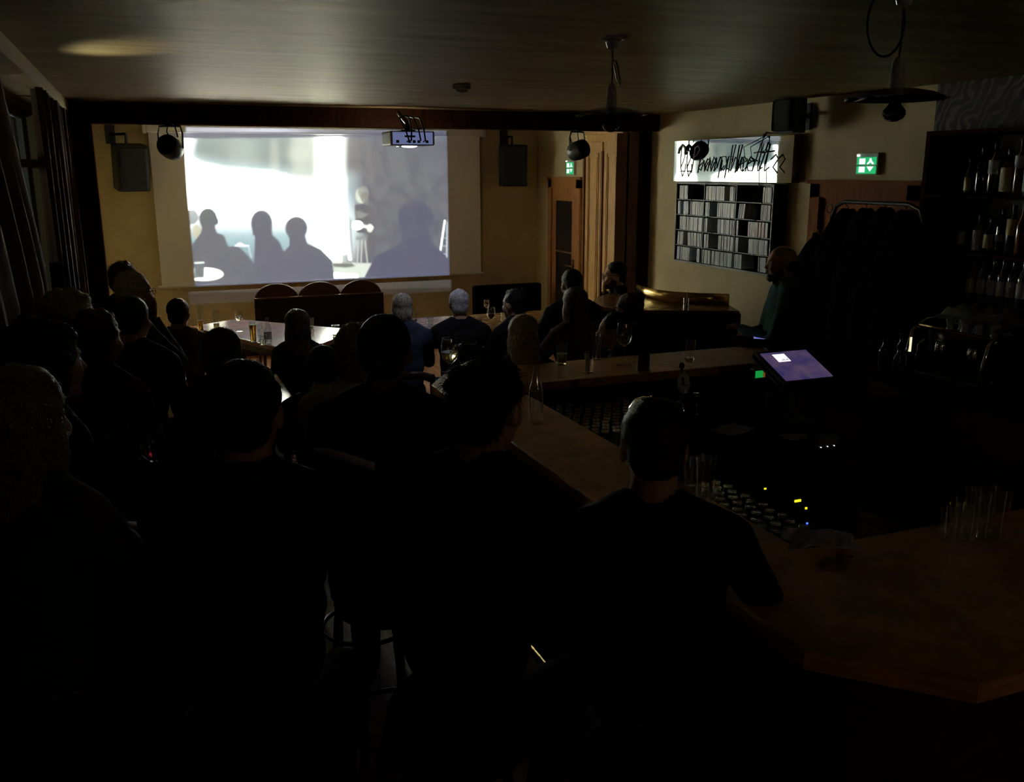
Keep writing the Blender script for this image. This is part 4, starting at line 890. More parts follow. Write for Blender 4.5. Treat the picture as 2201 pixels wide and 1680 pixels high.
# ------------------------------------------------ coats on a rack in front of the door
t = thing('coat_rack', 'black metal coat rail with curved corners in front of the red-brown door', 'coat rack', (4.66, 0, 0))
MB().tube([(0, 5.42, 0), (0, 5.42, 1.86), (0, 5.38, 1.95), (0, 5.30, 1.985), (0, 4.70, 1.985), (0, 4.60, 1.95), (0, 4.56, 1.86), (0, 4.56, 0)], .014, 8).build('rail', 'black', t, True)
MB().box(-.2, .2, 5.39, 5.45, 0, .03, .005).build('foot', 'black', t); MB().box(-.2, .2, 4.53, 4.59, 0, .03, .005).build('foot', 'black', t)
MB().tube([(.0, 5.45+.03*math.cos(a), 1.93+.03*math.sin(a)) for a in [2*PI*i/12 for i in range(12)]], .005, 6, True).build('ring', 'black', t, True)
def coat(y, w, z1, z0, label, seed, mm='blackcloth', x=4.66):
    r_ = np.random.default_rng(seed); t = thing('coat', label, 'coat', (x, y, 0), r_.uniform(-.15, .15))
    vs, fs = [], []; nu, nv = 36, 20
    for j in range(nv+1):
        v = j/nv; z = z1+(z0-z1)*v; ww = 1.45*w*(.18+.82*min(1, (v*3.4))**.6)*(.8+.32*v)*.5; dd = .06+.12*min(1, v*3)+.05*v
        for i in range(nu):
            a = 2*PI*i/nu; f = 1+.10*math.sin(a*7+seed+v*3)*v+.05*math.sin(a*13+v*5)
            vs.append((math.cos(a)*dd*f, math.sin(a)*ww*f, z-.02*math.cos(a*2)))
    for j in range(nv):
        for i in range(nu): i2 = (i+1) % nu; fs.append((j*nu+i, j*nu+i2, (j+1)*nu+i2, (j+1)*nu+i))
    fs.append(tuple(range(nu))[::-1])
    mesh_obj('cloth', vs, fs, MT[mm], t, True)
    vs2 = [(p[0]*.45-.02, (p[1]*.32)+(w*.5), p[2]) for p in vs[nu*3:nu*15]]; n2 = 11
    fs2 = [(j*nu+i, j*nu+(i+1) % nu, (j+1)*nu+(i+1) % nu, (j+1)*nu+i) for j in range(n2) for i in range(nu)]
    mesh_obj('sleeve', vs2, fs2, MT[mm], t, True)
    MB().tube([(0, 0, z1), (0, 0, z1+.03), (0, .02, z1+.045), (0, .015, z1+.06)], .003, 6).build('hanger_hook', 'steel', t)
for a in ((4.72, .36, 1.93, .75, 'black coat at the right end of the coat rail', 1), (4.90, .38, 1.94, .6, 'long black coat second from the right on the coat rail', 2), (5.08, .40, 1.93, .65, 'bulky black coat in the middle of the coat rail', 3), (5.26, .42, 1.92, .7, 'black coat second from the left on the coat rail', 4)): coat(*a)
coat(5.47, .34, 1.72, .70, 'dark coat with a greyish edge hanging lowest at the left of the coat rail', 5, x=4.60)

t = thing('rear_fill_lamp', 'unseen warm wall lamp added behind the camera as fill light', 'lamp', (2.7, -2.2, 2.15))  # out of view, added to go with the rear fill light
MB().lathe([(0, 0), (.06, 0), (.06, .02), (0, .02)], (0, 0, 0), 20, Matrix.Rotation(R(-90), 3, 'X')).build('wall_plate', 'brass', t, True)
MB().tube([(0, .02, 0), (0, .08, 0)], .012).build('arm', 'brass', t, True)
MB().lathe([(.03, 0), (.12, .06), (.125, .06), (.035, -.004)], (0, .06, 0), 24, Matrix.Rotation(R(-90), 3, 'X')).build('shade', mat('amber_shade', (.6, .35, .15), .6), t, True)
# ------------------------------------------------ seats
def make_chair(label, loc, rz, z=.45):
    t = thing('wooden_chair', label, 'chair', loc, rz)
    MB().box(-.21, .21, -.20, .20, z-.03, z, .012).build('seat', 'mahogany', t)
    MB().tube([(-.19, -.205, z+.26), (-.1, -.235, z+.30), (.1, -.235, z+.30), (.19, -.205, z+.26)], .03, 8).build('backrest', 'mahogany', t, True)
    for x in (-.18, .18):
        MB().tube([(x, -.18, 0), (x, -.19, z), (x, -.215, z+.30)], .017, 8).build('back_leg', 'mahogany', t, True)
        MB().tube([(x, .17, 0), (x, .17, z-.03)], [.014, .018], 8).build('front_leg', 'mahogany', t, True)
    MB().tube([(-.18, 0, .2), (.18, 0, .2)], .010).tube([(-.18, .17, .2), (-.18, -.18, .2)], .010).tube([(.18, .17, .2), (.18, -.18, .2)], .010).build('stretcher', 'mahogany', t)
    return t
def make_stool(label, loc, rz, z=.75, ring=.30):
    t = thing('bar_stool', label, 'stool', loc, rz)
    MB().lathe([(0, z-.05), (.16, z-.05), (.185, z-.035), (.19, z-.015), (.175, z), (0, z)], (0, 0, 0), 28).build('seat', 'blackgloss', t, True)
    for k in range(4):
        a = PI/4+k*PI/2; MB().tube([(.13*math.cos(a), .13*math.sin(a), z-.05), (.175*math.cos(a), .175*math.sin(a), ring), (.20*math.cos(a), .20*math.sin(a), 0)], .014, 10).build('leg', 'darkwood', t, True)
    MB().tube([(.188*math.cos(2*PI*i/36), .188*math.sin(2*PI*i/36), ring) for i in range(36)], .010, 8, True).build('foot_ring', 'darksteel', t, True)
    return t

# ------------------------------------------------ people
SK = mat('skin', (.52, .30, .21), .55, noise=.08, nscale=20, spec=.4)
SK2 = mat('skin_tanned', (.36, .19, .12), .55, noise=.08, nscale=20, spec=.4)
EYE = mat('eye_white', (.8, .8, .78), .1, coat=.6); IRIS = mat('iris', (.03, .02, .015), .1)
def ucone(p0, p1, r0, r1, sx=1.0, n=12):
    """closed tapered capsule from p0 to p1; sx flattens it across its second cross axis"""
    p0, p1 = np.array(p0, float), np.array(p1, float); t = p1-p0; L = np.linalg.norm(t); t = t/max(L, 1e-6)
    a = np.cross(t, [0, 1, 0]); a = a/np.linalg.norm(a) if np.linalg.norm(a) > 1e-3 else np.array([1., 0, 0]); b = np.cross(t, a)
    V = []; rings = []
    prof = [(-math.cos(f)*r0, math.sin(f)*r0) for f in (PI/8, PI/4, 3*PI/8, PI/2)]+[(L+math.sin(f)*r1, math.cos(f)*r1) for f in (0, PI/8, PI/4, 3*PI/8)]
    V.append(p0-t*r0)
    for (h, r) in prof:
        for k in range(n): c = 2*PI*k/n; V.append(p0+t*h+(a*math.cos(c)+b*math.sin(c)*sx)*r)
    V.append(p1+t*r1); m = len(prof); Fc = []
    for k in range(n): Fc.append((0, 1+(k+1) % n, 1+k))
    for j in range(m-1):
        for k in range(n): q = 1+j*n; Fc.append((q+k, q+(k+1) % n, q+n+(k+1) % n, q+n+k))
    q = 1+(m-1)*n
    for k in range(n): Fc.append((q+k, q+(k+1) % n, len(V)-1))
    return V, Fc
def uell(c, r, Rm=None, n=16, m=10):
    c = np.array(c, float); V = []; Fc = []
    for j in range(m+1):
        f = PI*j/m
        for k in range(n):
            v = np.array([r[0]*math.sin(f)*math.cos(2*PI*k/n), r[1]*math.sin(f)*math.sin(2*PI*k/n), r[2]*math.cos(f)])
            V.append(c+(Rm@v if Rm is not None else v))
    for j in range(m):
        for k in range(n): q = j*n; Fc.append((q+n+k, q+n+(k+1) % n, q+(k+1) % n, q+k))
    return V, Fc
class Soup:
    def __init__(s): s.V = []; s.F = []; s.P = []
    def add(s, vf):
        o = len(s.V); s.V += [tuple(v) for v in vf[0]]; s.F += [tuple(i+o for i in f) for f in vf[1]]
    def cone(s, p0, p1, r0, r1, tagname, sx=1.0): s.add(ucone(p0, p1, r0, r1, sx)); s.P.append((tagname, np.array(p0, float), np.array(p1, float), r0, r1))
    def ell(s, c, r, tagname, Rm=None):
        s.add(uell(c, r, Rm)); c = np.array(c, float)
        s.P.append((tagname, c, c, min(r), min(r)))
    def raw(s, name, voxel, smooth=4):
        me = bpy.data.meshes.new(name); me.from_pydata(s.V, [], s.F); o = bpy.data.objects.new(name, me); COL.objects.link(o)
        m = o.modifiers.new('r', 'REMESH'); m.mode = 'VOXEL'; m.voxel_size = voxel; m.use_smooth_shade = True
        m2 = o.modifiers.new('s', 'SMOOTH'); m2.iterations = smooth+2; m2.factor = .5
        return o
def rz3(a): c, s_ = math.cos(a), math.sin(a); return np.array([[c, -s_, 0], [s_, c, 0], [0, 0, 1]])
def rx3(a): c, s_ = math.cos(a), math.sin(a); return np.array([[1, 0, 0], [0, c, -s_], [0, s_, c]])
def ry3(a): c, s_ = math.cos(a), math.sin(a); return np.array([[c, 0, s_], [0, 1, 0], [-s_, 0, c]])
A3 = lambda *a: np.array(a, float)

def hand(S, wrist, dirv, up, side, k=1.0, fr=.0095, curl=.9):
    """palm, four curled fingers of different lengths and a thumb leaving the palm's side"""
    d = dirv/np.linalg.norm(dirv); u = up-d*np.dot(up, d); u /= np.linalg.norm(u); w_ = np.cross(d, u)*side    # w_ points to the thumb side
    S.cone(wrist, wrist+d*.05*k, .024*k, .030*k, 'hand', .6)
    S.cone(wrist+d*.03*k+w_*.018*k, wrist+d*.078*k+w_*.022*k, .018*k, .014*k, 'hand', .8); S.cone(wrist+d*.03*k-w_*.016*k, wrist+d*.074*k-w_*.024*k, .018*k, .013*k, 'hand', .8)
    for i, (o, L) in enumerate(((.030, .068), (.010, .078), (-.010, .073), (-.029, .057))):
        b = wrist+d*.078*k+w_*o*k; c1 = b+(d*math.cos(.35*curl)-u*math.sin(.35*curl))*L*.48*k+w_*o*.12
        c2 = c1+(d*math.cos(1.15*curl)-u*math.sin(1.15*curl))*L*.32*k; c3 = c2+(d*math.cos(1.7*curl)-u*math.sin(1.7*curl))*L*.24*k
        S.cone(b, c1, fr*k*1.05, fr*k, 'hand'); S.cone(c1, c2, fr*k, fr*k*.93, 'hand'); S.cone(c2, c3, fr*k*.93, fr*k*.8, 'hand')
    tb_ = wrist+d*.022*k+w_*.024*k; t1 = tb_+(d*.6+w_*.7-u*.25)*.040*k; t2 = t1+(d*.85+w_*.25-u*.4)*.030*k
    S.cone(tb_, t1, fr*1.35*k, fr*1.1*k, 'hand'); S.cone(t1, t2, fr*1.1*k, fr*.9*k, 'hand')

PEOPLE = []
def person(label, px, py, hz, face, hair='short', hcol=(.05, .03, .02), shirt=(.02, .02, .025), pants=(.015, .018, .03), female=False, seat=None, pose='table', lean=.10, hyaw=0, pitch=.05, roll=0, vox=.0115, sleeve=1, glasses=False, beard=None, collar=None, skin=None, standing=False, scale=1.0, tall=None, stripe=False, chair=True, hs=1.0, seat_label=None, backless=False):
    """px, py, hz: where the middle of the head is; face: heading in degrees to the right of the room's long axis"""
    hp = at(2, hz, px, py); a = -R(face)
    k = scale
    if standing: seat_z = hz-.77*k
    else:
        seat_z = seat if seat is not None else (.45 if hz < 1.32 else .72)
        k = min(1.08, max(.90, (hz-seat_z)/.765))*1.0
    S = Soup(); fr = max(.0095, vox*.98)
    pz = hz-.73*k; hy = lean                                        # pelvis height, head forward of the pelvis
    root = Vector((hp.x, hp.y, 0))-Matrix.Rotation(a, 3, 'Z')@Vector((0, hy, 0))
    HO = A3(0, hy, hz); HR = rz3(-R(hyaw))@rx3(-pitch)@ry3(roll)
    def h(x, y, z): return HO+HR@(A3(x, y, z)*k*hs)
    def he(c, r, tg='head'): S.ell(h(*c), [q*k*hs for q in r], tg, HR)
    # head
    he((0, -.012, .030), (.074, .094, .087)); he((0, .022, -.048), (.058, .062, .062)); he((0, .045, -.02), (.055, .045, .06))
    S.cone(h(0, .078, .018), h(0, .101, -.020), .009*k, .0135*k, 'head'); he((0, .072, .032), (.050, .018, .011)); he((.036, .055, -.028), (.028, .030, .028)); he((-.036, .055, -.028), (.028, .030, .028))
    he((0, .080, -.054), (.024, .012, .0085)); he((0, .078, -.066), (.019, .012, .007)); he((0, .066, -.093), (.026, .024, .021))
    for s_ in (-1, 1): he((.075*s_, -.008, -.004), (.011, .022, .033))
    # neck and torso
    W = (.158 if female else .185)*k; nr = (.048 if female else .058)*k
    nb = A3(0, hy*.85-.03, hz-.155*k)
    S.cone(h(0, -.022, -.06), nb, nr, nr*1.08, 'neck')
    ch = A3(0, hy*.62-.015, hz-.325*k); wa = A3(0, hy*.3, hz-.54*k); pl = A3(0, 0, pz)
    for s_ in (-1, 1):
        S.cone(nb+A3(.030*k*s_, -.005, .035*k), A3(W*s_, hy*.75-.015, hz-.210*k), .044*k, .056*k, 'torso'); S.cone(nb+A3(.02*k*s_, -.02, .0), A3(W*.8*s_, hy*.7-.03, hz-.25*k), .06*k, .06*k, 'torso')
    Rt = rx3(-math.atan2(hy, .7))
    S.ell(ch, (W*.93, .112*k, .165*k), 'torso', Rt); S.ell(ch+A3(0, -.01, .06*k), (W*1.02, .10*k, .10*k), 'torso', Rt)
    S.ell(wa, (.142*k if female else .16*k, .108*k, .15*k), 'torso', Rt); S.ell((ch+wa)/2, (.15*k if female else .165*k, .108*k, .15*k), 'torso', Rt)
    S.ell(pl, (.172*k, .125*k, .115*k), 'legs'); S.ell(pl+A3(0, -.03, -.02), (.165*k, .11*k, .085*k), 'legs')
    if female:
        for s_ in (-1, 1): S.ell(ch+A3(.07*s_*k, .085*k, -.02*k), (.06*k, .055*k, .06*k), 'torso')
    # legs
    for s_ in (-1, 1):
        hip = A3(.092*s_*k, .02, pz-.03*k)
        if standing:
            kn = A3(.10*s_, .03, .47*k); an = A3(.11*s_, -.01, .09)
        else:
            fz = 0 if seat_z < .55 else .30
            kn = A3(.13*s_*k, .40*k, max(seat_z+.06, fz+.44*k*0+.10) if seat_z < .55 else seat_z+.0)
            if seat_z >= .55: kn = A3(.14*s_*k, .37*k, seat_z-.02)
            an = A3(.13*s_, .36*k if seat_z < .55 else .23, fz+.09)
        S.cone(hip, kn, .088*k, .060*k, 'legs'); S.cone(kn, kn+(an-kn)*.4, .058*k, .058*k, 'legs'); S.cone(kn+(an-kn)*.4, an, .056*k, .040*k, 'legs')
        S.cone(an+A3(0, -.03, -.045), an+A3(.02*s_, .13, -.055), .034, .034, 'foot'); S.cone(an+A3(.015*s_, .10, -.055), an+A3(.02*s_, .165, -.06), .032, .026, 'foot', 1.0)
    # arms
    pz_ = [pose, pose] if isinstance(pose, str) else pose
    for s_, ps in ((-1, pz_[0]), (1, pz_[1])):
        sh_ = A3((W+.005)*s_, hy*.75-.015, hz-.220*k); up = A3(0, 0, 1)
        if ps == 'table': el = sh_+A3(.05*s_, .17*k, -.235*k); wr = el+A3(-.12*s_, .20*k, .03)
        elif ps == 'lap': el = sh_+A3(.05*s_, .02*k, -.29*k); wr = el+A3(-.10*s_, .22*k, -.06*k)
        elif ps == 'chin': el = sh_+A3(-.02*s_, .20*k, -.20*k); wr = h(.03*s_, .085, -.155)
        elif ps == 'cross': el = sh_+A3(.06*s_, .07*k, -.28*k); wr = el+A3(-.22*s_, .14*k, .02)
        elif ps == 'cross2': el = sh_+A3(.06*s_, .09*k, -.27*k); wr = el+A3(-.23*s_, .17*k, .05)
        elif ps == 'wide': el = sh_+A3(.13*s_, .14*k, -.22*k); wr = el+A3(-.06*s_, .23*k, .0)
        else: el = sh_+A3(.04*s_, -.02, -.30*k); wr = el+A3(-.02*s_, .05, -.26*k)
        S.cone(sh_, sh_+(el-sh_)*.45, .054*k, .048*k, 'arm'); S.cone(sh_+(el-sh_)*.45, el, .048*k, .041*k, 'arm')
        S.cone(el, el+(wr-el)*.35, .042*k, .040*k, 'fore'); S.cone(el+(wr-el)*.35, wr, .039*k, .026*k, 'fore')
        dv = wr-el
        if ps == 'chin': dv = A3(-.2*s_, .25, 1.0)*.2; up = A3(0, 1, 0)
        if ps == 'down': up = A3(s_, 0, 0)
        if ps == 'lap': dv = dv+A3(0, .0, -.0)
        hand(S, wr, dv, up, -s_, k*(.92 if female else 1.0), fr)
    # hair
    Hs = None
    if hair != 'none':
        Hs = Soup()
        def hh(c, r): Hs.add(uell(h(*c), [q*k*hs for q in r], HR, 18, 12))
        if hair not in ('balding',): hh((0, -.026, .044), (.084, .097, .088)); hh((0, -.062, -.012), (.070, .052, .062))
        if hair == 'balding': hh((0, -.052, -.012), (.0795, .062, .040)); hh((0, -.065, -.035), (.062, .045, .035))
        if hair == 'crop': pass
        if hair in ('bob', 'fringebob'):
            hh((0, -.03, .05), (.092, .103, .090)); hh((.066, -.02, -.02), (.028, .065, .085)); hh((-.066, -.02, -.02), (.028, .065, .085)); hh((0, -.072, -.030), (.085, .052, .085))
        if hair in ('long', 'wavy'):
            hh((0, -.03, .05), (.094, .104, .090)); q = .16 if hair == 'wavy' else .22
            for s_ in (-1, 1): hh((.068*s_, -.025, -.06), (.030, .06, .12))
            hh((0, -.078, -.04), (.088, .050, .10)); hh((0, -.085, -q+.02), (.098, .048, q*.85)); hh((0, -.09, -q-.06), (.080, .040, .10))
        if hair == 'curly':
            r_ = np.random.default_rng(int(px)); hh((0, -.035, .045), (.105, .112, .10)); hh((0, -.06, -.04), (.10, .07, .10))
            for i in range(90):
                v = r_.normal(size=3); v /= np.linalg.norm(v)
                if v[1] > .55 and v[2] < .55: continue
                c = A3(0, -.035, .02)+v*A3(.105, .112, .118); 
                if c[1] > .05 and c[2] < .04: continue
                q = r_.uniform(.014, .028); hh(c, (q, q, q))
        if hair == 'ponytail':
            Hs.add(ucone(h(0, -.115, .03), h(0, -.15, -.03), .026, .03)); Hs.add(ucone(h(0, -.15, -.03), h(0, -.13, -.20), .03, .012))
        if hair == 'bun': hh((0, -.10, .095), (.042, .042, .040)); hh((0, -.07, .07), (.05, .05, .04))
        if hair == 'messy':
            r_ = np.random.default_rng(int(px))
            for i in range(46):
                v = r_.normal(size=3); v /= np.linalg.norm(v)
                if v[2] < -.1 or (v[1] > .6 and v[2] < .5): continue
                c = A3(0, -.026, .044)+v*A3(.078, .092, .083); q = r_.uniform(.012, .020); hh(c, (q, q, q))
        ho = Hs.raw('hair', .0075 if vox < .01 else .0095, 2)
    if beard:
        Bs = Soup(); 
        for (c, r) in (((0, .030, -.085), (.056, .052, .040)), ((0, .072, -.088), (.034, .026, .032)), ((.045, .02, -.06), (.022, .035, .04)), ((-.045, .02, -.06), (.022, .035, .04)), ((0, .088, -.044), (.026, .012, .007))): Bs.add(uell(h(*c), [q*k*hs for q in r], HR))
        bo = Bs.raw('beard', .0085, 2)
    PEOPLE.append(dict(label=label, root=root, rz=a, body=S.raw('body', vox), P=S.P, hair=ho if hair != 'none' else None, beard=bo if beard else None, hcol=hcol, shirt=shirt, pants=pants, sleeve=sleeve, glasses=glasses, collar=collar, skin=skin or SK, h=h, HR=HR, k=k*hs, nb=nb, nr=nr, seat_z=seat_z, standing=standing, chair=chair, stripe=stripe, hz=hz, W=W, seed=int(px), vox=vox, hair_kind=hair, hy=hy, seat_label=seat_label, backless=backless, bcol=beard))

GREY, WHITE_, BROWN, DARK, BLOND, RED = (.30, .29, .28), (.62, .62, .64), (.10, .055, .03), (.018, .013, .010), (.42, .30, .15), (.10, .03, .02)
BLK = (.014, .014, .018)
# nearest row, on bar stools
person('man with short dark hair and shirt collar, big in the foreground left of middle', 531, 890, 1.62, 20, 'short', DARK, (.022, .016, .02), seat=.78, pose='table', lean=.14, vox=.008, collar=(.06, .05, .05), seat_label='bar stool under the man nearest the camera on the left')
person('man with cropped balding head and a pale stripe across his dark red jacket', 829, 762, 1.60, 22, 'crop', (.05, .035, .03), (.035, .012, .018), seat=.78, pose='table', lean=.12, vox=.008, stripe=True, skin=SK2, pitch=.08, seat_label='bar stool under the man in the striped jacket')
person('man with thick dark hair at the near bar, right of the striped jacket', 1050, 880, 1.60, 48, 'messy', DARK, (.012, .012, .018), seat=.78, pose='table', lean=.2, vox=.008, seat_label='bar stool under the thick-haired man at the bar')
person('man with thinning dark hair closest to the camera, leaning on the bar', 1405, 965, 1.52, 25, 'crop', (.05, .03, .02), (.013, .011, .014), seat=.74, pose='wide', lean=.2, vox=.008, pitch=.2, seat_label='bar stool under the man closest to the camera at the bar')
person('grey-haired person in a pale shirt half hidden behind the man in the striped jacket', 768, 762, 1.46, 15, 'bob', GREY, (.72, .76, .80), seat=.70, pose='table', lean=.12, vox=.0095, seat_label='bar stool behind the man in the striped jacket')
# middle
person('dark-haired person in a navy checked shirt left of the pale shirt', 697, 792, 1.20, 14, 'short', (.03, .02, .018), (.03, .05, .10), pose='table', collar=(.35, .36, .38))
person('woman with a brown bob and pale scarf in front of the candle table', 481, 762, 1.27, 18, 'bob', BROWN, (.02, .018, .02), female=True, pose='table', collar=(.40, .42, .42), hs=1.0)
person('woman with long dark brown hair at the reddish table', 640, 702, 1.06, 12, 'long', (.05, .025, .018), (.02, .016, .016), female=True, pose='table', seat=.42, hs=1.12, backless=True)
person('dark-haired person in a beige brown jumper in front of the reddish table', 385, 676, 1.18, 18, 'short', (.02, .014, .01), (.16, .11, .07), pose='table', lean=.05)
# along the left wall
person('man in a dark jacket at the left, just in front of the two grey-haired heads', 288, 688, 1.40, 28, 'short', (.025, .02, .018), BLK, pose='lap', seat=.58, seat_label='stool of the dark-jacketed man by the left curtain')
person('grey-bearded man with glasses turned to the right by the left curtain', 291, 628, 1.46, 68, 'short', (.45, .40, .30), (.05, .05, .045), pose=('lap', 'chin'), glasses=True, beard=(.35, .3, .2), seat=.60, seat_label='stool of the bearded man with glasses')
person('brown-haired person behind the bearded man at the end of the left curtain', 268, 604, 1.44, 35, 'messy', (.12, .07, .04), (.03, .03, .03), pose='lap', seat=.62, female=True, seat_label='stool at the end of the left curtain')
person('person with big fair curly hair against the left curtain', 157, 684, 1.50, 30, 'curly', (.34, .26, .14), (.05, .04, .03), female=True, pose='lap', seat=.70, seat_label='stool of the fair curly-haired person')
person('person with reddish dark hair and dark red top among the left row', 216, 732, 1.50, 34, 'messy', RED, (.11, .02, .018), pose='lap', seat=.70, female=True, seat_label='stool of the person in the dark red top')
person('woman with big dark curly hair in profile at the left', 110, 782, 1.58, 62, 'curly', (.05, .035, .025), (.014, .013, .016), female=True, pose=('lap', 'lap'), seat=.76, hs=1.0, vox=.0095, seat_label='stool of the woman with big dark curls')
person('person with long fair hair at the lower left edge of the picture', 62, 905, 1.60, 36, 'wavy', (.30, .20, .10), (.06, .05, .025), female=True, pose='table', seat=.78, vox=.0095, hs=1.0, seat_label='stool at the lower left edge')
# right half
person('person with a fair layered bob and blue-grey top left of the white-haired head', 864, 662, 1.20, 10, 'bob', (.50, .47, .38), (.06, .075, .12), female=True, pose='table', hs=.86)
person('white-haired person in a black jacket at the long table', 986, 655, 1.20, 8, 'short', WHITE_, (.018, .016, .018), pose='wide', hs=.97)
person('dark-haired woman in black right of the red wine glass', 1104, 655, 1.20, -12, 'messy', (.018, .014, .012), (.014, .013, .015), female=True, pose='table', hyaw=-20)
person('blonde woman in a dark top directly behind the bar counter', 1123, 722, 1.24, 10, 'wavy', (.42, .33, .18), (.016, .015, .018), female=True, pose='table', hs=.95)
person('woman with light brown tied hair and tan jumper right of the blonde', 1233, 655, 1.24, -5, 'wavy', (.20, .13, .08), (.20, .13, .09), female=True, pose='wide', hs=.95)
person('dark head just behind the light brown haired woman', 1227, 612, 1.26, 0, 'short', DARK, BLK, pose='table')
person('woman in profile looking left behind the bar, dark hair', 1316, 712, 1.20, -62, 'bun', (.03, .02, .015), (.02, .015, .02), female=True, pose='table', skin=SK, pitch=0)
person('person with dark tied-up hair left of the black partition', 1350, 668, 1.24, -20, 'bun', (.08, .03, .025), (.03, .015, .018), female=True, pose='lap')
person('man with glasses and dark hair turned left at the curved counter', 1320, 592, 1.25, -72, 'short', DARK, (.018, .016, .02), pose=('table', 'chin'), glasses=True, beard=(.02, .015, .012), seat=.46, seat_label='chair beside the curved counter')
person('standing man with receding hair and dark teal shirt at the right bar end', 1679, 566, 1.60, -62, 'balding', (.03, .022, .018), (.035, .075, .075), pose=('cross2', 'cross'), standing=True, lean=.04, beard=(.05, .035, .03), vox=.009, skin=SK, pitch=.06)
person('dark-haired person bent behind the wine glass at the bar corner', 1000, 775, 1.04, 12, 'curly', (.02, .016, .014), (.016, .016, .03), pose='table', lean=.3, seat=.42, hs=.92, seat_label='chair behind the bar corner')

bpy.context.view_layer.update(); DG = bpy.context.evaluated_depsgraph_get()
def grab(o):
    me = bpy.data.meshes.new_from_object(o.evaluated_get(DG), preserve_all_data_layers=False, depsgraph=DG)
    n = len(me.vertices); co = np.empty(n*3, np.float32); me.vertices.foreach_get('co', co); nm = np.empty(n*3, np.float32); me.vertex_normals.foreach_get('vector', nm)
    nf = len(me.polygons); ls = np.empty(nf, np.int32); lt = np.empty(nf, np.int32); me.polygons.foreach_get('loop_start', ls); me.polygons.foreach_get('loop_total', lt)
    vi = np.empty(len(me.loops), np.int32); me.loops.foreach_get('vertex_index', vi)
    ok = lt == 4; q = vi[(ls[ok][:, None]+np.arange(4))]
    bpy.data.meshes.remove(me)
    return co.reshape(-1, 3), nm.reshape(-1, 3), q
def fast_mesh(name, V, Q, mats, parent, fm=None):
    me = bpy.data.meshes.new(name); me.vertices.add(len(V)); me.vertices.foreach_set('co', np.asarray(V, np.float32).ravel())
    nq = len(Q); me.loops.add(nq*4); me.loops.foreach_set('vertex_index', np.asarray(Q, np.int32).ravel()); me.polygons.add(nq)
    me.polygons.foreach_set('loop_start', np.arange(nq, dtype=np.int32)*4)
    me.polygons.foreach_set('use_smooth', np.ones(nq, bool))
    for m in mats: me.materials.append(m)
    if fm is not None: me.polygons.foreach_set('material_index', fm.astype(np.int32))
    me.update(calc_edges=True); o = bpy.data.objects.new(name, me); COL.objects.link(o); o.parent = parent; return o
def sub(V, Q, keep):
    q = Q[keep]; u, inv = np.unique(q, return_inverse=True); return u, inv.reshape(q.shape)
def nz(V, f, seed):
    r_ = np.random.default_rng(seed); s_ = np.zeros(len(V))
    for i in range(6):
        d = r_.normal(size=3); d /= np.linalg.norm(d); s_ += np.sin(V@(d*f*(1+.5*i))+r_.uniform(0, 6))/(1+.4*i)
    return s_/3
data = [(p, grab(p['body']), grab(p['hair']) if p['hair'] else None, grab(p['beard']) if p['beard'] else None) for p in PEOPLE]
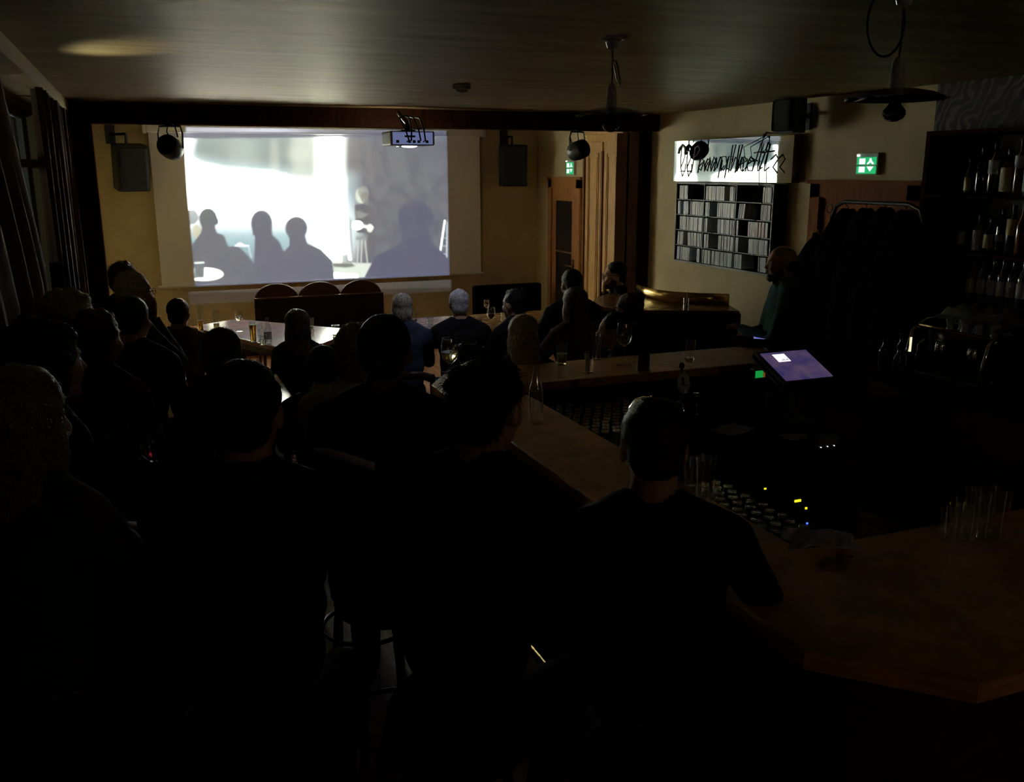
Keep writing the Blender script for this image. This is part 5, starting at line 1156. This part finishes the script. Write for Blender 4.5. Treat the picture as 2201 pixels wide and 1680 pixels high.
for p, (V, Nm, Q), Hd, Bd in data:
    for key in ('body', 'hair', 'beard'):
        if p[key]: me = p[key].data; bpy.data.objects.remove(p[key]); bpy.data.meshes.remove(me)
    sd = p['seed']; t = thing('person', p['label'], 'person', p['root'], p['rz'])
    # nearest bone decides the region of every vertex
    best = np.full(len(V), 1e9); reg = np.zeros(len(V), int); names = ['head', 'neck', 'torso', 'legs', 'arm', 'fore', 'hand', 'foot']
    for (tg, a, b_, r0, r1) in p['P']:
        ab = b_-a; L = ab@ab; s_ = np.clip((V-a)@ab/L, 0, 1) if L > 1e-9 else np.zeros(len(V))
        d = np.linalg.norm(V-a-s_[:, None]*ab, axis=1)-(r0+(r1-r0)*s_)
        m = d < best; best[m] = d[m]; reg[m] = names.index(tg)
    R_ = {n_: i for i, n_ in enumerate(names)}
    fast_mesh('body', V, Q, [p['skin']], t)
    tors = [R_['torso'], R_['arm']]+([R_['fore']] if p['sleeve'] else [])
    fr_ = reg[Q]
    def cloth_part(name, regs, off, m, wr=0.0, extra=None):
        keep = np.isin(fr_, regs).all(1)
        if extra is not None: keep |= extra
        u, q = sub(V, Q, keep)
        if not len(u): return None
        P = V[u]+Nm[u]*(off+wr*nz(V[u], 28, sd)[:, None]+wr*.6*nz(V[u], 60, sd+1)[:, None])
        o = fast_mesh(name, P, q, [m], t); md = o.modifiers.new('thickness', 'SOLIDIFY'); md.thickness = .003; md.offset = -1; return o
    # the shirt also takes the base of the neck and the hip overlap
    vz = V[Q][:, :, 2].mean(1)
    lap = (np.isin(fr_, [R_['legs'], R_['torso']]).all(1)) & (vz > p['seat_z']+.17) & (np.abs(V[Q][:, :, 1].mean(1)) < .16)
    nkl = (np.isin(fr_, [R_['neck'], R_['torso']]).all(1)) & (vz < p['nb'][2]+.035)
    so = cloth_part('shirt', tors, .010, mat('cloth', p['shirt'], .92, spec=.12, noise=.25, nscale=14, bump=.25, bscale=160), .003, lap | nkl)
    cloth_part('trousers', [R_['legs']], .007, mat('trouser_cloth', p['pants'], .9, spec=.1, bump=.2, bscale=120), .003)
    cloth_part('shoes', [R_['foot']], .006, MT['black'], 0)
    if p['stripe']:
        T_ = V[np.isin(reg, tors)]; pts = []; n_ = 16
        for i in range(n_+1):
            u = i/n_; x = -.235+.215*u; z = p['hz']-.285-.045*u**1.5-.02*(1-u)**4
            c = T_[(np.abs(T_[:, 0]-x) < .02) & (np.abs(T_[:, 2]-z) < .02)]
            y = (c[:, 1].min() if len(c) else (pts[-1][1]+.022 if pts else 0)); pts.append((x, y-.022, z))
        ys_ = [q[1] for q in pts]; ys_ = [sum(ys_[max(0, i-1):i+2])/len(ys_[max(0, i-1):i+2]) for i in range(len(ys_))]
        vs = [(q[0], y, q[2]+.013) for q, y in zip(pts, ys_)]+[(q[0], y+.001, q[2]-.013) for q, y in zip(pts, ys_)]
        o = mesh_obj('stripe', vs, [(i, i+1, n_+2+i, n_+1+i) for i in range(n_)], mat('pale_stripe', (.9, .86, .88), .5, sheen=.5), t, True); o['label'] = 'pale stripe across the back'
        md = o.modifiers.new('t', 'SOLIDIFY'); md.thickness = .012; md.offset = 0
    if not p['collar']:
        nb, nr = p['nb'], p['nr']
        MB().tube([(nb[0]+nr*1.13*math.cos(2*PI*i/24), nb[1]+.008+nr*1.16*math.sin(2*PI*i/24), nb[2]+.036+.012*math.sin(2*PI*i/24+PI)) for i in range(24)], .010, 8, True).build('neckband', mat('neckband_cloth', p['shirt'], .92, spec=.12), t, True)
    if p['collar']:
        b = MB(); nb, nr = p['nb'], p['nr']
        ring = lambda rr, z, dz: [(nb[0]+rr*1.05*math.cos(2*PI*i/28), nb[1]+.012+rr*math.sin(2*PI*i/28), nb[2]+z+dz*math.sin(2*PI*i/28+PI)) for i in range(28)]
        vs = ring(nr*1.12, .045, .02)+ring(nr*1.35, .055, .022)+ring(nr*1.75, .0, .012); fs = []
        for j in range(2):
            for i in range(28): fs.append((j*28+i, j*28+(i+1) % 28, (j+1)*28+(i+1) % 28, (j+1)*28+i))
        o = mesh_obj('collar', vs, fs, mat('collar_cloth', p['collar'], .9, spec=.1, bump=.3, bscale=60), t, True); md = o.modifiers.new('t', 'SOLIDIFY'); md.thickness = .005; o['label'] = 'collar lighter than the rest of the top'
    h, HR, k = p['h'], p['HR'], p['k']
    for s_ in (-1, 1):
        c = h(.030*s_, .0665, .008); v, f_ = uell(c, (.0120*k,)*3, None, 12, 8)
        e = mesh_obj('eye', v, f_, EYE, t, True)
        v, f_ = uell(h(.030*s_, .0720, .008), (.0055*k, .0080*k, .0055*k), HR, 10, 6); mesh_obj('iris', v, f_, IRIS, e, True)
    if p['glasses']:
        b = MB()
        for s_ in (-1, 1):
            b.tube([h(.032*s_+.022*math.cos(2*PI*i/16), .098, .006+.017*math.sin(2*PI*i/16)) for i in range(16)], .0017, 6, True)
            b.tube([h(.054*s_, .096, .010), h(.080*s_, .03, .012), h(.082*s_, -.02, .004)], .0017, 6)
        b.tube([h(-.010, .098, .008), h(.010, .098, .008)], .0017, 6); b.build('glasses', 'blackgloss', t, True)
    def hairmesh(D, name, col, n, amp_, ln):
        V2, N2, Q2 = D; r_ = np.random.default_rng(sd)
        P = V2+N2*(amp_*nz(V2, 90, sd)+amp_*.6*nz(V2, 220, sd+3))[:, None]
        hm = mat('hair', col, .5, spec=.3, sheen=0, noise=.4, nscale=60, bump=.5, bscale=180)
        # fine strands standing off the surface
        idx = r_.integers(0, len(P), n); SV = []; SQ = []; base = len(P)
        a0 = P[idx]; nn = N2[idx]; dn = A3(0, -.25, -1.0); tdir = dn-nn*(nn@dn)[:, None]; tdir /= np.linalg.norm(tdir, axis=1)[:, None]+1e-6
        jit = r_.normal(size=a0.shape)*(.25 if p['hair_kind'] not in ('curly', 'messy') else .9)
        L_ = ln*r_.uniform(.5, 1.2, n)[:, None]; d1 = nn*.55+tdir*.8+jit*.5; d1 /= np.linalg.norm(d1, axis=1)[:, None]; d2 = nn*.10+tdir*1.1+jit*.6; d2 /= np.linalg.norm(d2, axis=1)[:, None]
        sd_ = np.cross(d1, nn)+1e-5; sd_ /= np.linalg.norm(sd_, axis=1)[:, None]; wd = .0009
        p0, p1, p2 = a0-nn*.002, a0+d1*L_*.45, a0+d1*L_*.45+d2*L_*.6
        SV = np.stack([p0-sd_*wd, p0+sd_*wd, p1-sd_*wd, p1+sd_*wd, p2-sd_*wd*.3, p2+sd_*wd*.3], 1).reshape(-1, 3)
        o_ = base+np.arange(n)[:, None]*6
        SQ = np.concatenate([o_+A3(0, 1, 3, 2).astype(int), o_+A3(2, 3, 5, 4).astype(int)], 0)
        fast_mesh(name, np.concatenate([P, SV]), np.concatenate([Q2, SQ]), [hm], t)
    if Hd:
        near = p['vox'] < .01
        kd = p['hair_kind']; hairmesh(Hd, 'hair', p['hcol'], 2200 if near else 1000, .0015 if kd in ('crop', 'balding') else .003, {'crop': .008, 'balding': .008, 'short': .011, 'curly': .035, 'messy': .03}.get(kd, .024))
    if Bd: hairmesh(Bd, 'beard', p['bcol'], 500, .002, .01)
    if not p['standing'] and p['chair']:
        sz = p['seat_z']; lb = p['seat_label'] or ('chair under the '+p['label'])
        lb = ' '.join(lb.split()[:16])
        if p['backless']: make_stool(lb.replace('chair', 'low stool'), (p['root'].x, p['root'].y, 0), p['rz'], sz, .15)
        elif sz > .55: make_stool(lb, (p['root'].x, p['root'].y, 0), p['rz'], sz, .30)
        else: make_chair(lb, (p['root'].x, p['root'].y-.0, 0), p['rz'], sz)
# phone glowing in front of the standing man
p = at(2, 1.14, 1632, 722)
t = thing('side_table', 'small dark shelf in front of the standing man holding the lit phone', 'table', (p.x, p.y, 0))
MB().box(-.2, .2, -.13, .13, 1.10, 1.125, .004).build('top', 'darkwood', t); MB().tube([(0, 0, 0), (0, 0, 1.10)], .03).box(-.15, .15, -.12, .12, 0, .02, .003).build('pedestal', 'darksteel', t)
t = thing('phone', 'phone glowing violet in front of the standing man', 'phone', (p.x, p.y, 1.125), R(-35))
MB().box(-.04, .04, -.075, .075, 0, .009, .003).build('body', 'blackgloss', t); MB().box(-.036, .036, -.07, .07, .009, .010).build('display', emis('phone_glow', (.28, .30, 1), .55), t)
